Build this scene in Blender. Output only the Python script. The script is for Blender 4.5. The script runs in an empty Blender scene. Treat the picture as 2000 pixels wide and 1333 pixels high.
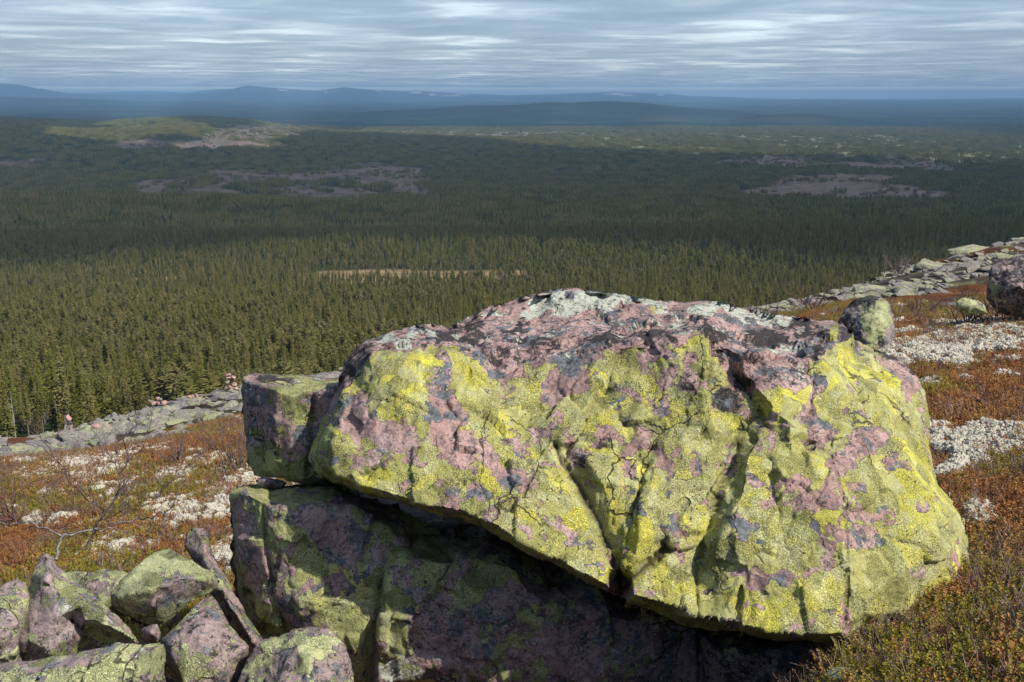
import bpy, math, random
import numpy as np
from mathutils import Vector, Matrix
from mathutils.geometry import delaunay_2d_cdt

sc = bpy.context.scene
# ------------------------------------------------------------------ camera, world, sun, exposure
F = 1944.0                                  # focal length in pixels of a 2000 px wide picture
PITCH = math.radians(13.63)
cam = bpy.data.objects.new("camera", bpy.data.cameras.new("camera"))
sc.collection.objects.link(cam)
cam.data.sensor_width = 36.0
cam.data.lens = 36.0 * F / 2000.0
cam.data.clip_start = 0.05
cam.data.clip_end = 400000
cam.rotation_euler = (math.radians(90) - PITCH, 0, 0)
sc.camera = cam

SUN = Vector((0.60, -0.36, 0.74)).normalized()          # towards the sun
SUN_EL = math.asin(SUN.z)
SUN_ROT = math.atan2(SUN.x, SUN.y)
w = bpy.data.worlds.new("World"); sc.world = w; w.use_nodes = True
nt = w.node_tree
bg = nt.nodes["Background"]
sky = nt.nodes.new("ShaderNodeTexSky"); sky.sky_type = 'NISHITA'; sky.sun_disc = False
sky.sun_elevation = SUN_EL; sky.sun_rotation = SUN_ROT; sky.altitude = 700
nt.links.new(sky.outputs[0], bg.inputs[0]); bg.inputs[1].default_value = 0.15
sl = bpy.data.lights.new("sun", 'SUN'); sl.energy = 3.7; sl.angle = math.radians(0.5); sl.color = (1.0, 0.95, 0.86)
so = bpy.data.objects.new("sun", sl); sc.collection.objects.link(so)
so.rotation_euler = SUN.to_track_quat('Z', 'Y').to_euler()
sc.view_settings.view_transform = 'Standard'; sc.view_settings.look = 'None'
sc.view_settings.exposure = 0.72; sc.view_settings.gamma = 1.0
cy = sc.cycles
cy.use_denoising = True
cy.max_bounces = 5; cy.diffuse_bounces = 3; cy.glossy_bounces = 1; cy.transmission_bounces = 3
cy.volume_bounces = 2; cy.transparent_max_bounces = 8
cy.sample_clamp_indirect = 4.0
cy.use_adaptive_sampling = False

rng = np.random.default_rng(7)
random.seed(7)

# ------------------------------------------------------------------ helpers
CP, SP = math.cos(PITCH), math.sin(PITCH)
def unproj(px, py, d):
    """point at picture position (2000 px frame) and depth d along the viewing axis"""
    u = (np.asarray(px, float) - 1000) / F; v = -(np.asarray(py, float) - 666.5) / F
    return np.stack([u * d, (CP + v * SP) * d, (-SP + v * CP) * d], -1)
def proj(P):
    x, y, z = P[..., 0], P[..., 1], P[..., 2]
    d = y * CP - z * SP
    return 1000 + F * x / d, 666.5 - F * (y * SP + z * CP) / d, d
def tan_of_row(py):
    v = -(np.asarray(py, float) - 666.5) / F
    return (-SP + v * CP) / (CP + v * SP)

def _h(ix, iy, iz, s):
    with np.errstate(over='ignore'):
        h = (ix.astype(np.uint32) * np.uint32(374761393) + iy.astype(np.uint32) * np.uint32(668265263)
             + iz.astype(np.uint32) * np.uint32(2147483647) + np.uint32((s * 974711 + 12345) & 0xffffffff))
        h = (h ^ (h >> np.uint32(13))) * np.uint32(1274126177)
        h = (h ^ (h >> np.uint32(16))) * np.uint32(2246822519)
        h = h ^ (h >> np.uint32(15))
    return (h & np.uint32(0xffffff)).astype(np.float64) / float(0xffffff)
def vnoise(P, s=0):
    P = np.asarray(P, float); i = np.floor(P).astype(np.int64); f = P - i; f = f * f * f * (f * (f * 6 - 15) + 10)
    r = 0
    for dx in (0, 1):
        for dy in (0, 1):
            for dz in (0, 1):
                wgt = (f[..., 0] if dx else 1 - f[..., 0]) * (f[..., 1] if dy else 1 - f[..., 1]) * (f[..., 2] if dz else 1 - f[..., 2])
                r = r + wgt * _h(i[..., 0] + dx, i[..., 1] + dy, i[..., 2] + dz, s)
    return r
def fbm(P, scale, octv=4, s=0, gain=0.5):
    """about -1..1"""
    P = np.asarray(P, float) * scale; a = 1.0; t = 0; r = 0
    for k in range(octv):
        r = r + a * (vnoise(P, s + k * 17) * 2 - 1); t += a; a *= gain; P = P * 2.03 + 11.7
    return r / t * 1.3
def ridged(P, scale, octv=4, s=0):
    P = np.asarray(P, float) * scale; a = 1.0; t = 0; r = 0
    for k in range(octv):
        r = r + a * (1 - abs(vnoise(P, s + k * 13) * 2 - 1)); t += a; a *= 0.5; P = P * 2.1 + 5.3
    return r / t
def xy3(x, y):
    return np.stack([x, y, np.zeros_like(x)], -1)
def sstep(a, b, x):
    t = np.clip((x - a) / (b - a), 0, 1); return t * t * (3 - 2 * t)

def mesh_from(name, V, Fc, mats=(), attrs=None, smooth=True, mi=None):
    """V (n,3), Fc (m,k) array or list of tuples"""
    me = bpy.data.meshes.new(name)
    V = np.asarray(V, np.float32)
    if isinstance(Fc, np.ndarray):
        k = Fc.shape[1]; m = len(Fc)
        me.vertices.add(len(V)); me.vertices.foreach_set("co", V.ravel())
        me.loops.add(m * k); me.loops.foreach_set("vertex_index", Fc.astype(np.int32).ravel())
        me.polygons.add(m)
        me.polygons.foreach_set("loop_start", np.arange(0, m * k, k, dtype=np.int32))
        me.polygons.foreach_set("loop_total", np.full(m, k, np.int32))
    else:
        me.from_pydata([tuple(v) for v in V], [], Fc)
    if smooth and len(me.polygons):
        me.polygons.foreach_set("use_smooth", np.ones(len(me.polygons), bool))
    for mt in mats: me.materials.append(mt)
    if mi is not None: me.polygons.foreach_set("material_index", np.asarray(mi, np.int32))
    for k, (tp, val) in (attrs or {}).items():
        a = me.attributes.new(k, tp, 'POINT')
        a.data.foreach_set("color" if tp == 'FLOAT_COLOR' else ("vector" if tp == 'FLOAT_VECTOR' else "value"), np.asarray(val, np.int32 if tp == 'INT' else np.float32).ravel())
    me.update(); me.validate(clean_customdata=False)
    return me
def link(name, me, loc=(0, 0, 0), parent=None, **kw):
    o = bpy.data.objects.new(name, me); sc.collection.objects.link(o); o.location = loc
    if parent: o.parent = parent
    for k, v in kw.items(): o[k] = v
    return o

ORD = "first second third fourth fifth sixth seventh eighth ninth tenth eleventh twelfth thirteenth fourteenth fifteenth sixteenth".split()
def rank_labels(items):
    """items: (object, singular words, plural words, where, x): singles each out by its order from the left"""
    D = {}
    for it in items: D.setdefault(it[1:4], []).append(it)
    for (sg_, pl_, wh_), L in D.items():
        L.sort(key=lambda t: t[4])
        for i, it in enumerate(L):
            if len(L) == 1: it[0]["label"] = sg_ + " " + wh_
            elif i == len(L) - 1: it[0]["label"] = "rightmost of the " + pl_ + " " + wh_
            elif i < len(ORD): it[0]["label"] = ORD[i] + " from left of the " + pl_ + " " + wh_
            else: it[0]["label"] = ORD[min(len(L) - 1 - i, 15)] + " from right of the " + pl_ + " " + wh_

# ---- node helpers
def new_mat(name):
    m = bpy.data.materials.new(name); m.use_nodes = True
    n = m.node_tree; b = n.nodes["Principled BSDF"]; b.inputs["Roughness"].default_value = 0.9
    b.inputs["Specular IOR Level"].default_value = 0.2
    return m, n, b
class G:
    def __init__(s, n): s.n = n
    def add(s, t, **kw):
        x = s.n.nodes.new(t)
        for k, v in kw.items(): setattr(x, k, v)
        return x
    def put(s, sock, v):
        if isinstance(v, bpy.types.NodeSocket): s.n.links.new(v, sock)
        elif v is not None: sock.default_value = v
    def math(s, op, a, b=None, c=None, clamp=False):
        x = s.add("ShaderNodeMath", operation=op, use_clamp=clamp); s.put(x.inputs[0], a); s.put(x.inputs[1], b)
        if c is not None: s.put(x.inputs[2], c)
        return x.outputs[0]
    def vmath(s, op, a, b=None, scale=None):
        x = s.add("ShaderNodeVectorMath", operation=op); s.put(x.inputs[0], a)
        if b is not None: s.put(x.inputs[1], b)
        if scale is not None: s.put(x.inputs[3], scale)
        return x.outputs[0]
    def noise(s, vec, scale, detail=4, rough=0.55, col=False, dist=0):
        x = s.add("ShaderNodeTexNoise"); s.put(x.inputs["Vector"], vec); x.inputs["Scale"].default_value = scale
        x.inputs["Detail"].default_value = detail; x.inputs["Roughness"].default_value = rough; x.inputs["Distortion"].default_value = dist
        return x.outputs["Color" if col else "Fac"]
    def vor(s, vec, scale, feature='F1', rand=1.0):
        x = s.add("ShaderNodeTexVoronoi", feature=feature); s.put(x.inputs["Vector"], vec); x.inputs["Scale"].default_value = scale
        x.inputs["Randomness"].default_value = rand
        return x
    def rng(s, v, a, b, c=0.0, d=1.0, smooth=False):
        x = s.add("ShaderNodeMapRange", interpolation_type='SMOOTHSTEP' if smooth else 'LINEAR'); s.put(x.inputs[0], v)
        for i, q in enumerate((a, b, c, d)): s.put(x.inputs[i + 1], q)
        return x.outputs[0]
    def mix(s, f, a, b, mode='MIX'):
        x = s.add("ShaderNodeMix", data_type='RGBA', blend_type=mode); s.put(x.inputs[0], f)
        s.put(x.inputs[6], a if isinstance(a, bpy.types.NodeSocket) else (*a, 1)); s.put(x.inputs[7], b if isinstance(b, bpy.types.NodeSocket) else (*b, 1))
        return x.outputs[2]
    def attr(s, name, col=False):
        x = s.add("ShaderNodeAttribute"); x.attribute_name = name; return x.outputs["Color" if col else "Fac"]
    def ramp(s, f, stops, const=False):
        x = s.add("ShaderNodeValToRGB"); s.put(x.inputs[0], f); e = x.color_ramp.elements
        if const: x.color_ramp.interpolation = 'CONSTANT'
        while len(e) < len(stops): e.new(0.5)
        for el, (p, c) in zip(e, stops): el.position = p; el.color = (*c, 1)
        return x.outputs[0]
    def bump(s, h, strength, dist, nrm=None):
        x = s.add("ShaderNodeBump"); x.inputs["Strength"].default_value = strength; x.inputs["Distance"].default_value = dist
        s.put(x.inputs["Height"], h)
        if nrm is not None: s.put(x.inputs["Normal"], nrm)
        return x.outputs[0]

# ------------------------------------------------------------------ terrain height
AC = np.array([-0.72, -0.515, -0.31, -0.155, 0.0, 0.175, 0.31, 0.412, 0.515, 0.70])          # x / y of the columns
YR = np.array([1, 2, 3, 4, 6, 10, 16, 25, 38, 60, 100, 150, 250, 400, 700, 1000, 1250, 1500, 1700, 2100, 2600, 3500, 4500, 5800, 8000, 11000, 15000, 22000, 32000, 60000.])
near_t = [
 [-1.7]*10,
 [-1.15,-1.1,-1.0,-.95,-.9,-.85,-.78,-.70,-.66,-.6],
 [-.85,-.79,-.74,-.72,-.68,-.66,-.60,-.52,-.49,-.44],
 [-.68,-.63,-.61,-.59,-.56,-.52,-.48,-.42,-.40,-.35],
 [-.52,-.49,-.47,-.45,-.42,-.39,-.365,-.335,-.32,-.28]]
near_py = [
 [960,930,880,850,800,735,700,662,640,600],
 [912,895,842,795,740,672,632,612,602,565],
 [890,872,800,745,700,636,600,570,552,500],
 [882,860,768,722,680,622,580,528,482,430]]
far_z = {60:(-26,-25,-24,-23,-22,-21,-19,-17,-15,-12), 100:(-38,)*10, 150:(-50,)*10, 250:(-70,)*10, 400:(-92,)*10, 700:(-124,)*10,
 1000:(-137,-137,-136,-135,-134,-133,-132,-131,-130,-130), 1250:(-168,-168,-168,-165,-165,-160,-155,-155,-155,-155),
 1500:(-166,-166,-175,-180,-180,-175,-170,-170,-170,-170), 1700:(-163,-163,-166,-180,-184,-184,-180,-180,-180,-180),
 2100:(-212,-212,-206,-200,-196,-190,-190,-190,-190,-190), 2600:(-212,-210,-206,-202,-202,-200,-198,-198,-198,-198),
 3500:(-170,-172,-184,-196,-204,-204,-204,-204,-204,-204), 4500:(-130,-134,-150,-176,-196,-200,-204,-206,-206,-206),
 5800:(-190,)*4+(-192,-194,-196,-198,-200,-200), 8000:(-205,)*10, 11000:(-205,)*10, 15000:(-180,)*10, 22000:(-120,)*10, 32000:(-60,)*10, 60000:(50,)*10}
TT = []
for i, Y in enumerate(YR):
    if i < 5: TT.append(near_t[i])
    elif i < 9: TT.append(list(tan_of_row(near_py[i - 5])))
    else: TT.append([z / Y for z in far_z[int(Y)]])
TT = np.array(TT)
def _hermite(xk, Yk, x):
    """monotone cubic interpolation along axis 0; Yk (n, m)"""
    h = np.diff(xk)[:, None]; dl = np.diff(Yk, axis=0) / h
    m = np.zeros_like(Yk); m[0] = dl[0]; m[-1] = dl[-1]
    s_ = dl[:-1] * dl[1:]; hm = 2 * dl[:-1] * dl[1:] / np.where(abs(dl[:-1] + dl[1:]) < 1e-12, 1e-12, dl[:-1] + dl[1:])
    m[1:-1] = np.where(s_ > 0, hm, 0)
    k = np.clip(np.searchsorted(xk, x) - 1, 0, len(xk) - 2); hh = h[k]; t = ((x - xk[k])[:, None]) / hh
    return (2*t**3-3*t**2+1)*Yk[k] + (t**3-2*t**2+t)*hh*m[k] + (-2*t**3+3*t**2)*Yk[k+1] + (t**3-t**2)*hh*m[k+1]
LG = np.linspace(math.log(0.5), math.log(90000), 1400)
TBL = _hermite(np.log(YR), TT, np.clip(LG, 0, math.log(60000)))             # (1400, columns)
AG = np.linspace(AC[0], AC[-1], 240)
TBL = np.ascontiguousarray(_hermite(AC, TBL.T, AG).T)                        # (1400, 240)
RIDGES = [   # distance, width near side, width far side, crest rows
 (6000, 1500, 1500, [-400,0,130,180,240,300,350,420,470,500,560,600,650,700,760,850], [228,231,235,239,239,236,233,231,234,237,246,251,258,264,270,285]),
 (8600, 700, 900, [1000,1100,1150,1220,1290,1360,1450,1540,1600,1700], [268,260,251,242,238,242,246,249,256,266]),
 (9600, 800, 900, [1380,1430,1470,1540,1600,1650,1720,1800,1880,2000,2300], [250,229,224,222,225,231,238,244,247,248,248]),
 (12500, 1500, 1500, [-400,0,200,330,450,600,660,760,850,920,970,1000,1060,1110,1170,1240,1300,1400,1480,1560,1700,1850,2000,2300],
        [226,225,224,229,231,231,224,218,214,208,208,206,201,201,197,201,207,214,224,234,243,247,248,250]),
 (26000, 3000, 6000, [-400,0,40,160,300,420,560,700,900,1200,1600,2000,2400], [190,190,188,194,200,200,204,205,206,208,210,212,212]),
 (42000, 6000, 6000, [-400,-100,0,50,90,130,180,240,330,380,440,480,512,540,570,640,690,730,800,830,880,940,990,1060,1180,1290,1330,1400,1500,1600,1750,1860,1950,2000,2400],
        [172,172,169,163,166,174,183,186,184,184,182,175,167,171,173,178,171,175,179,178,182,184,187,185,180,184,188,190,194,195,196,193,192,194,194]),
 (60000, 6000, 9000, [-400,0,250,330,400,460,500,620,700,1000,2400], [188,186,181,178,181,174,176,182,186,192,198])]
def height(x, y, detail=True):
    x = np.asarray(x, float); y = np.asarray(y, float)
    r = np.hypot(x, y)
    Y = np.where(y > 0.62 * r, y, 0.62 * r)                                  # outside the view: carry the side columns round
    a = np.clip(x / np.maximum(Y, 1e-6), AG[0], AG[-1] - 1e-9)
    u = np.clip((np.log(np.maximum(Y, 0.5)) - LG[0]) / (LG[1] - LG[0]), 0, len(LG) - 1.001); q = (a - AG[0]) / (AG[1] - AG[0])
    i = u.astype(int); j = np.minimum(q.astype(int), len(AG) - 2); fu = u - i; fq = q - j
    t = (TBL[i, j]*(1-fu)*(1-fq) + TBL[i+1, j]*fu*(1-fq) + TBL[i, j+1]*(1-fu)*fq + TBL[i+1, j+1]*fu*fq)
    z = t * Y
    px = 1000 + F * a * 0.975
    for D, w0, w1, xs, ys in RIDGES:
        zc = tan_of_row(np.interp(px, xs, ys)) * D
        k = np.exp(-((Y - D) / np.where(Y < D, w0, w1)) ** 2)
        z = np.where(zc > z, z + (zc - z) * k, z) if D < 50000 else np.maximum(z, z + (zc - z) * k)
    if detail:
        P = xy3(x, y)
        z = z + fbm(P, 1/1400., 5, 3) * 26 * sstep(5000, 16000, r) * (1 + 1.2 * sstep(20000, 30000, r)) * (1 - .75 * sstep(38000, 41000, r))
        z = z + fbm(P, 1/220., 4, 5) * 3.5 * sstep(300, 1500, r)
        z = z + fbm(P, 1/30., 3, 9) * 1.2 * sstep(60, 200, r)
        z = z + fbm(P, 1/3.2, 4, 8) * (0.05 + 0.22 * sstep(14, 24, r)) * (1 - sstep(60, 90, r))
        z = z + fbm(P, 1/.6, 4, 21) * 0.035 * (1 - sstep(20, 30, r))
    return z

# ------------------------------------------------------------------ land cover
def ell(px, py, cx, cy, rx, ry):
    return 1 - np.sqrt(((px - cx) / rx) ** 2 + ((py - cy) / ry) ** 2)
CLEAR = [(520,250,112,8),(470,266,120,8),(380,281,150,10),(800,259,210,4),(990,262,160,4),(300,287,70,6),
 (600,368,250,30),(740,352,120,34),(440,356,95,26),(320,372,80,20),(640,346,70,9),
 (1640,321,200,7),(1500,314,110,5),(1760,328,120,8),(1640,372,170,30),(1740,385,120,14),(1550,352,120,6),(1880,413,45,8),(1130,263,100,3),(1800,277,90,2.5),(1850,315,140,2.5),(20,318,60,9),
 (1050,315,110,2.5),(900,295,90,2.5)]
KEEP = [(530,362,38,7),(594,367,9,11),(482,372,26,9),(655,362,38,7),(720,372,20,8),(375,360,26,15),(1600,398,60,9),(1545,402,30,6),(1700,395,26,6),(1620,376,16,3)]
BOG = [(790,541,205,13),(700,546,120,10),(900,537,100,9),(1000,534,60,6),(300,545,60,5)]
def cover(x, y, z):
    """clearcut, bog masks 0..1 in the land, laid out on the ground"""
    P = xy3(x, y)
    px, py, d = proj(np.stack([x, y, z], -1))
    Y = np.maximum(y, 1)
    n1 = fbm(P, 1/160., 4, 31); n2 = fbm(P, 1/160., 4, 37)
    k = np.clip(d / 2500, .3, 3)
    n3 = fbm(P, 1/38., 3, 38); n4 = fbm(P, 1/38., 3, 39); pxw = px + n1 * 55 + n3 * 16; pyw = py + n2 * 7 + n4 * 3
    c = np.full_like(x, -9.0)
    for e in CLEAR: c = np.maximum(c, ell(pxw, pyw, *e))
    for e in KEEP: c = np.minimum(c, -ell(pxw, pyw, *e) * 1.0)
    c = np.where((Y > 1900) & (Y < 9000), c, -1)
    b = np.full_like(x, -9.0)
    for e in BOG: b = np.maximum(b, ell(px + n1 * 30, py + n2 * 2, *e))
    b = np.where((Y > 400) & (Y < 1000), b, -1)
    global SUN_PALE
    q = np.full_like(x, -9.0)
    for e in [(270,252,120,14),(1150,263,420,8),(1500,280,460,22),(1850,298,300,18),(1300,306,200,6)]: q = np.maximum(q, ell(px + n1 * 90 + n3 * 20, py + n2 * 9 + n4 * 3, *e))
    SUN_PALE = sstep(-.1, .35, q) * (Y > 3200) * (Y < 10000) * sstep(-.5, .2, n2 + n3 * .6)  # pale thin woods, with sunlight on the strip and left hill painted in
    return sstep(-.10, .16, c), sstep(-.05, .05, b), px, py
SNOW = [(70,169,22,1.6),(95,171,14,1.4),(560,176,22,1.6),(590,174,16,1.6),(740,178,14,1.5),(812,181,18,1.8),(845,185,26,1.5),(880,187,26,1.4),(900,184,16,1.2),(1200,184,36,2.2),(1225,187,18,1.6),(1290,186,12,1.4),(640,180,12,1.3)]

def scree_mask(x, y):
    """1 where the slope is bare boulder field near the brow"""
    P = xy3(x, y); n = fbm(P, 1/4., 4, 41)
    a = x / np.maximum(y, .1)
    start = np.interp(a, [-.6, -.45, -.3, -.2, .15, .3, .42, .6], [13, 15.5, 20, 17, 22, 20, 18.5, 18])
    return sstep(-1.2, 1.2, y - start + n * 3.5)

th = np.unique(np.concatenate([np.radians(np.arange(-180, -34, 3)), np.radians(np.arange(-34, 34.01, .1)), np.radians(np.arange(36, 180.1, 3))]))
rr = np.exp(np.linspace(math.log(.45), math.log(86000), 760))
RR, TH = np.meshgrid(rr, th, indexing='ij')
X = RR * np.sin(TH); Yg = RR * np.cos(TH)
Z = height(X, Yg)
cl, bo, gpx, gpy = cover(X.ravel(), Yg.ravel(), Z.ravel()); sun_pale_land = SUN_PALE.copy()
Pg = xy3(X.ravel(), Yg.ravel()); rg = RR.ravel()
col = np.empty((rg.size, 3)); col[:] = (.028, .036, .014)
def lay(m, c):
    global col
    m = np.clip(m, 0, 1)[:, None]; col = col * (1 - m) + np.asarray(c) * m
far = sstep(4500, 9000, rg)
lay(far, (.030, .045, .028))
nf = fbm(Pg, 1/500., 5, 51)
lay(far * sstep(.15, .5, nf) * .7, (.085, .085, .05)); lay(far * sstep(.2, .6, -nf) * .6, (.015, .028, .02))
lay(sun_pale_land, (.145, .145, .075)); lay(cl, np.array((.165, .122, .105)))  # first layer lightens the ground colour where sun patches fall, then clearcuts
lay(cl * sstep(-.1, .5, fbm(Pg, 1/40., 4, 53)) * .6, (.15, .12, .10))
lay(cl * sstep(-.1, .5, fbm(Pg, 1/45., 5, 54)) * .55, (.055, .06, .035))
lay(bo, (.24, .17, .095))
lay(sstep(38000, 39000, rg) * (1 - sstep(50000, 55000, rg)) * .8, (.11, .085, .075))
sn = np.full(rg.size, -9.)
for e in SNOW: sn = np.maximum(sn, ell(gpx, gpy, e[0], e[1], e[2] * .7, e[3] * .62))
lay(sstep(-.1, .3, sn + fbm(Pg, 1/300., 3, 71) * .4) * (rg > 37000) * (rg < 43000), (.85, .85, .88))
near = 1 - sstep(60, 95, rg)
lay(near, (.075, .048, .030))
hn = fbm(Pg, 1/.5, 4, 61)
lay(near * sstep(.1, .5, hn), (.15, .055, .022)); lay(near * sstep(.1, .5, -hn), (.05, .035, .028))
scm = scree_mask(X.ravel(), Yg.ravel()) * near
lay(scm, (.075, .065, .055)); lay(scm * sstep(.15, .45, fbm(Pg, 1/.5, 4, 62)), (.20, .20, .09)); lay(scm * sstep(.1, .5, -fbm(Pg, 1/.7, 4, 64)), (.05, .045, .04)); lay(scm * sstep(.1, .4, fbm(Pg, 1/2.2, 4, 63)), (.12, .05, .025))
nr, nc = RR.shape
V = np.stack([X, Yg, Z], -1).reshape(-1, 3)
idx = np.arange(nr * nc).reshape(nr, nc)
Fq = np.stack([idx[:-1, :-1], idx[:-1, 1:], idx[1:, 1:], idx[1:, :-1]], -1).reshape(-1, 4)[:, ::-1]
Vc = np.vstack([V, [[0, 0, V[:nc, 2].mean()]]])
col = np.vstack([col, [[.07, .05, .03]]])
mg, n, b = new_mat("ground"); g = G(n)
geo = g.add("ShaderNodeNewGeometry").outputs["Position"]
base = g.attr("gcol", True)
f1 = g.noise(geo, 14, 6, .65); f2 = g.noise(geo, .035, 6, .65)
base = g.mix(1.0, base, g.ramp(f1, [(.25, (.45,)*3), (.75, (1.5,)*3)]), 'MULTIPLY')
base = g.mix(1.0, base, g.ramp(f2, [(.3, (.65,)*3), (.7, (1.35,)*3)]), 'MULTIPLY')
n.links.new(base, b.inputs["Base Color"]); b.inputs["Specular IOR Level"].default_value = 0
n.links.new(g.bump(g.noise(geo, 30, 6, .7), .8, .02, g.bump(f2, .7, 8)), b.inputs["Normal"])
gm = mesh_from("ground", Vc, Fq, (mg,), {"gcol": ('FLOAT_COLOR', np.hstack([col, np.ones((len(col), 1))]))})
ground = link("ground", gm, kind="structure")

# ------------------------------------------------------------------ cloud deck: a sheet of cloud, opened or thickened to light or shade chosen land
HD = 1500.0
rd = np.exp(np.linspace(math.log(60), math.log(130000), 420)); td = np.radians(np.concatenate([np.arange(-180, -40, 4), np.arange(-40, 40.1, .35), np.arange(44, 181, 4)]))
RD, TD = np.meshgrid(rd, td, indexing='ij')
xd = (RD * np.sin(TD)).ravel(); yd = (RD * np.cos(TD)).ravel()
zd = HD + fbm(xy3(xd, yd), 1/2600., 4, 81) * 55 + fbm(xy3(xd, yd), 1/900., 3, 83) * 8
gz0 = -150.0
gx = xd - SUN.x / SUN.z * (HD - gz0); gy = yd - SUN.y / SUN.z * (HD - gz0)   # ground that this piece of cloud shades
gz = height(gx, gy, False)
gx = xd - SUN.x / SUN.z * (HD - gz); gy = yd - SUN.y / SUN.z * (HD - gz); gz = height(gx, gy, False)
ppx, ppy, dd = proj(np.stack([gx, np.maximum(gy, .1), gz], -1))
wn = fbm(xy3(gx, gy), 1/420., 4, 85)
Yc = gy
sh = np.full(xd.size, .85)
lim = np.interp(ppx, [-500, 0, 300, 700, 1000, 1300, 1600, 2000, 2500], [960, 960, 1000, 1060, 1060, 1000, 940, 880, 840])
litn = 1 - sstep(-330, 90, Yc - lim + wn * 170)
litn = litn * np.where(gy > -1500, 1, 0) * (abs(gx) < 2200)
litf = np.zeros(xd.size)
for e in [(290,250,120,24),(200,262,120,16),(560,246,110,14),(480,262,150,16),(400,280,150,10),(820,258,260,8),(1200,268,380,12),(1600,285,420,24),(1950,300,300,26),(1720,258,90,8),(1350,236,120,7),(1500,274,620,34),(1150,262,500,14)]:
    litf = np.maximum(litf, sstep(-.15, .35, ell(ppx + wn * 60, ppy + wn * 6, *e) ))
litf = litf * (Yc > 2500) * (Yc < np.where(ppx < 700, 6700, 10000))
openg = np.maximum(litn, litf * 1.0)
farland = sstep(11000, 15000, np.hypot(gx, gy))
bias = (1 - openg) * (1 - farland) * .9 + farland * .34
bias = np.where(gy < -2500, .5, bias)
idx = np.arange(xd.size).reshape(RD.shape)
Fd = np.stack([idx[:-1, :-1], idx[1:, :-1], idx[1:, 1:], idx[:-1, 1:]], -1).reshape(-1, 4)
mc = bpy.data.materials.new("cloud"); mc.use_nodes = True; n = mc.node_tree; n.nodes.clear(); g = G(n)
out = g.add("ShaderNodeOutputMaterial"); geo = g.add("ShaderNodeNewGeometry").outputs["Position"]
flat = g.vmath('MULTIPLY', geo, (1, 1, 0.0)); bi = g.attr("bias")
c1 = g.noise(flat, 1/3300., 8, .58, dist=.35); c2 = g.noise(flat, 1/12000., 3, .5)
cd = g.math('ADD', g.math('MULTIPLY', c1, .75), g.math('MULTIPLY', c2, .45))              # about .6 mean
distf = g.math('DIVIDE', g.vmath('LENGTH', flat), 1.0)
x = g.add("ShaderNodeVectorMath", operation='LENGTH'); n.links.new(flat, x.inputs[0]); distv = x.outputs["Value"]
dens = g.math('ADD', cd, g.math('SUBTRACT', bi, .45))
alpha = g.rng(dens, .22, .44, 0, .80, True)
thick = g.rng(dens, .38, .64, 0, 1)
alpha = g.math('MULTIPLY', alpha, g.rng(distv, 1000, 9000, .88, .94))
colr = g.ramp(thick, [(0, (.40, .395, .38)), (.25, (.23, .245, .265)), (.5, (.13, .148, .18)), (.85, (.070, .087, .118))])
tr = g.add("ShaderNodeBsdfTranslucent"); n.links.new(colr, tr.inputs[0])
df = g.add("ShaderNodeBsdfDiffuse"); df.inputs[0].default_value = (.4, .42, .45, 1)
m1 = g.add("ShaderNodeAddShader"); n.links.new(tr.outputs[0], m1.inputs[0]); n.links.new(df.outputs[0], m1.inputs[1])
tp = g.add("ShaderNodeBsdfTransparent"); m2 = g.add("ShaderNodeMixShader")
n.links.new(alpha, m2.inputs[0]); n.links.new(tp.outputs[0], m2.inputs[1]); n.links.new(m1.outputs[0], m2.inputs[2])
n.links.new(m2.outputs[0], out.inputs[0])
clouds = link("clouds", mesh_from("clouds", np.stack([xd, yd, zd], -1), Fd, (mc,), {"bias": ('FLOAT', bias)}), kind="structure")
# ------------------------------------------------------------------ conifers
def leaf_mat(name, stops, sat=1.0):
    m, n, b = new_mat(name); g = G(n)
    oi = g.add("ShaderNodeObjectInfo").outputs["Random"]
    c = g.ramp(oi, stops)
    tc = g.add("ShaderNodeTexCoord").outputs["Object"]
    c = g.mix(1.0, c, g.ramp(g.noise(tc, .9, 3), [(.3, (.6,)*3), (.7, (1.5,)*3)]), 'MULTIPLY')
    n.links.new(c, b.inputs["Base Color"]); b.inputs["Specular IOR Level"].default_value = .1
    tl = g.add("ShaderNodeBsdfTranslucent"); n.links.new(c, tl.inputs[0]); mx = g.add("ShaderNodeMixShader"); mx.inputs[0].default_value = .35
    o = n.nodes["Material Output"]; n.links.new(b.outputs[0], mx.inputs[1]); n.links.new(tl.outputs[0], mx.inputs[2]); n.links.new(mx.outputs[0], o.inputs[0])
    return m
M_spruce = leaf_mat("spruce_needles", [(0, (.075, .088, .022)), (.35, (.15, .145, .034)), (.6, (.195, .178, .048)), (.8, (.22, .19, .075)), (1, (.14, .155, .034))])
M_pine = leaf_mat("pine_needles", [(0, (.12, .125, .036)), (.5, (.17, .16, .048)), (1, (.19, .17, .075))])
M_birch = leaf_mat("bare_twigs", [(0, (.13, .10, .08)), (1, (.17, .15, .12))])
def bark(name, c1, c2):
    m, n, b = new_mat(name); g = G(n); tc = g.add("ShaderNodeTexCoord").outputs["Object"]
    n.links.new(g.mix(g.noise(tc, 3, 5, .7), c1, c2), b.inputs["Base Color"]); return m
M_bark = bark("spruce_bark", (.10, .085, .07), (.20, .17, .15)); M_pbark = bark("pine_bark", (.20, .11, .07), (.34, .23, .17)); M_snag = bark("dead_wood", (.30, .28, .26), (.45, .43, .41))

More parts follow.
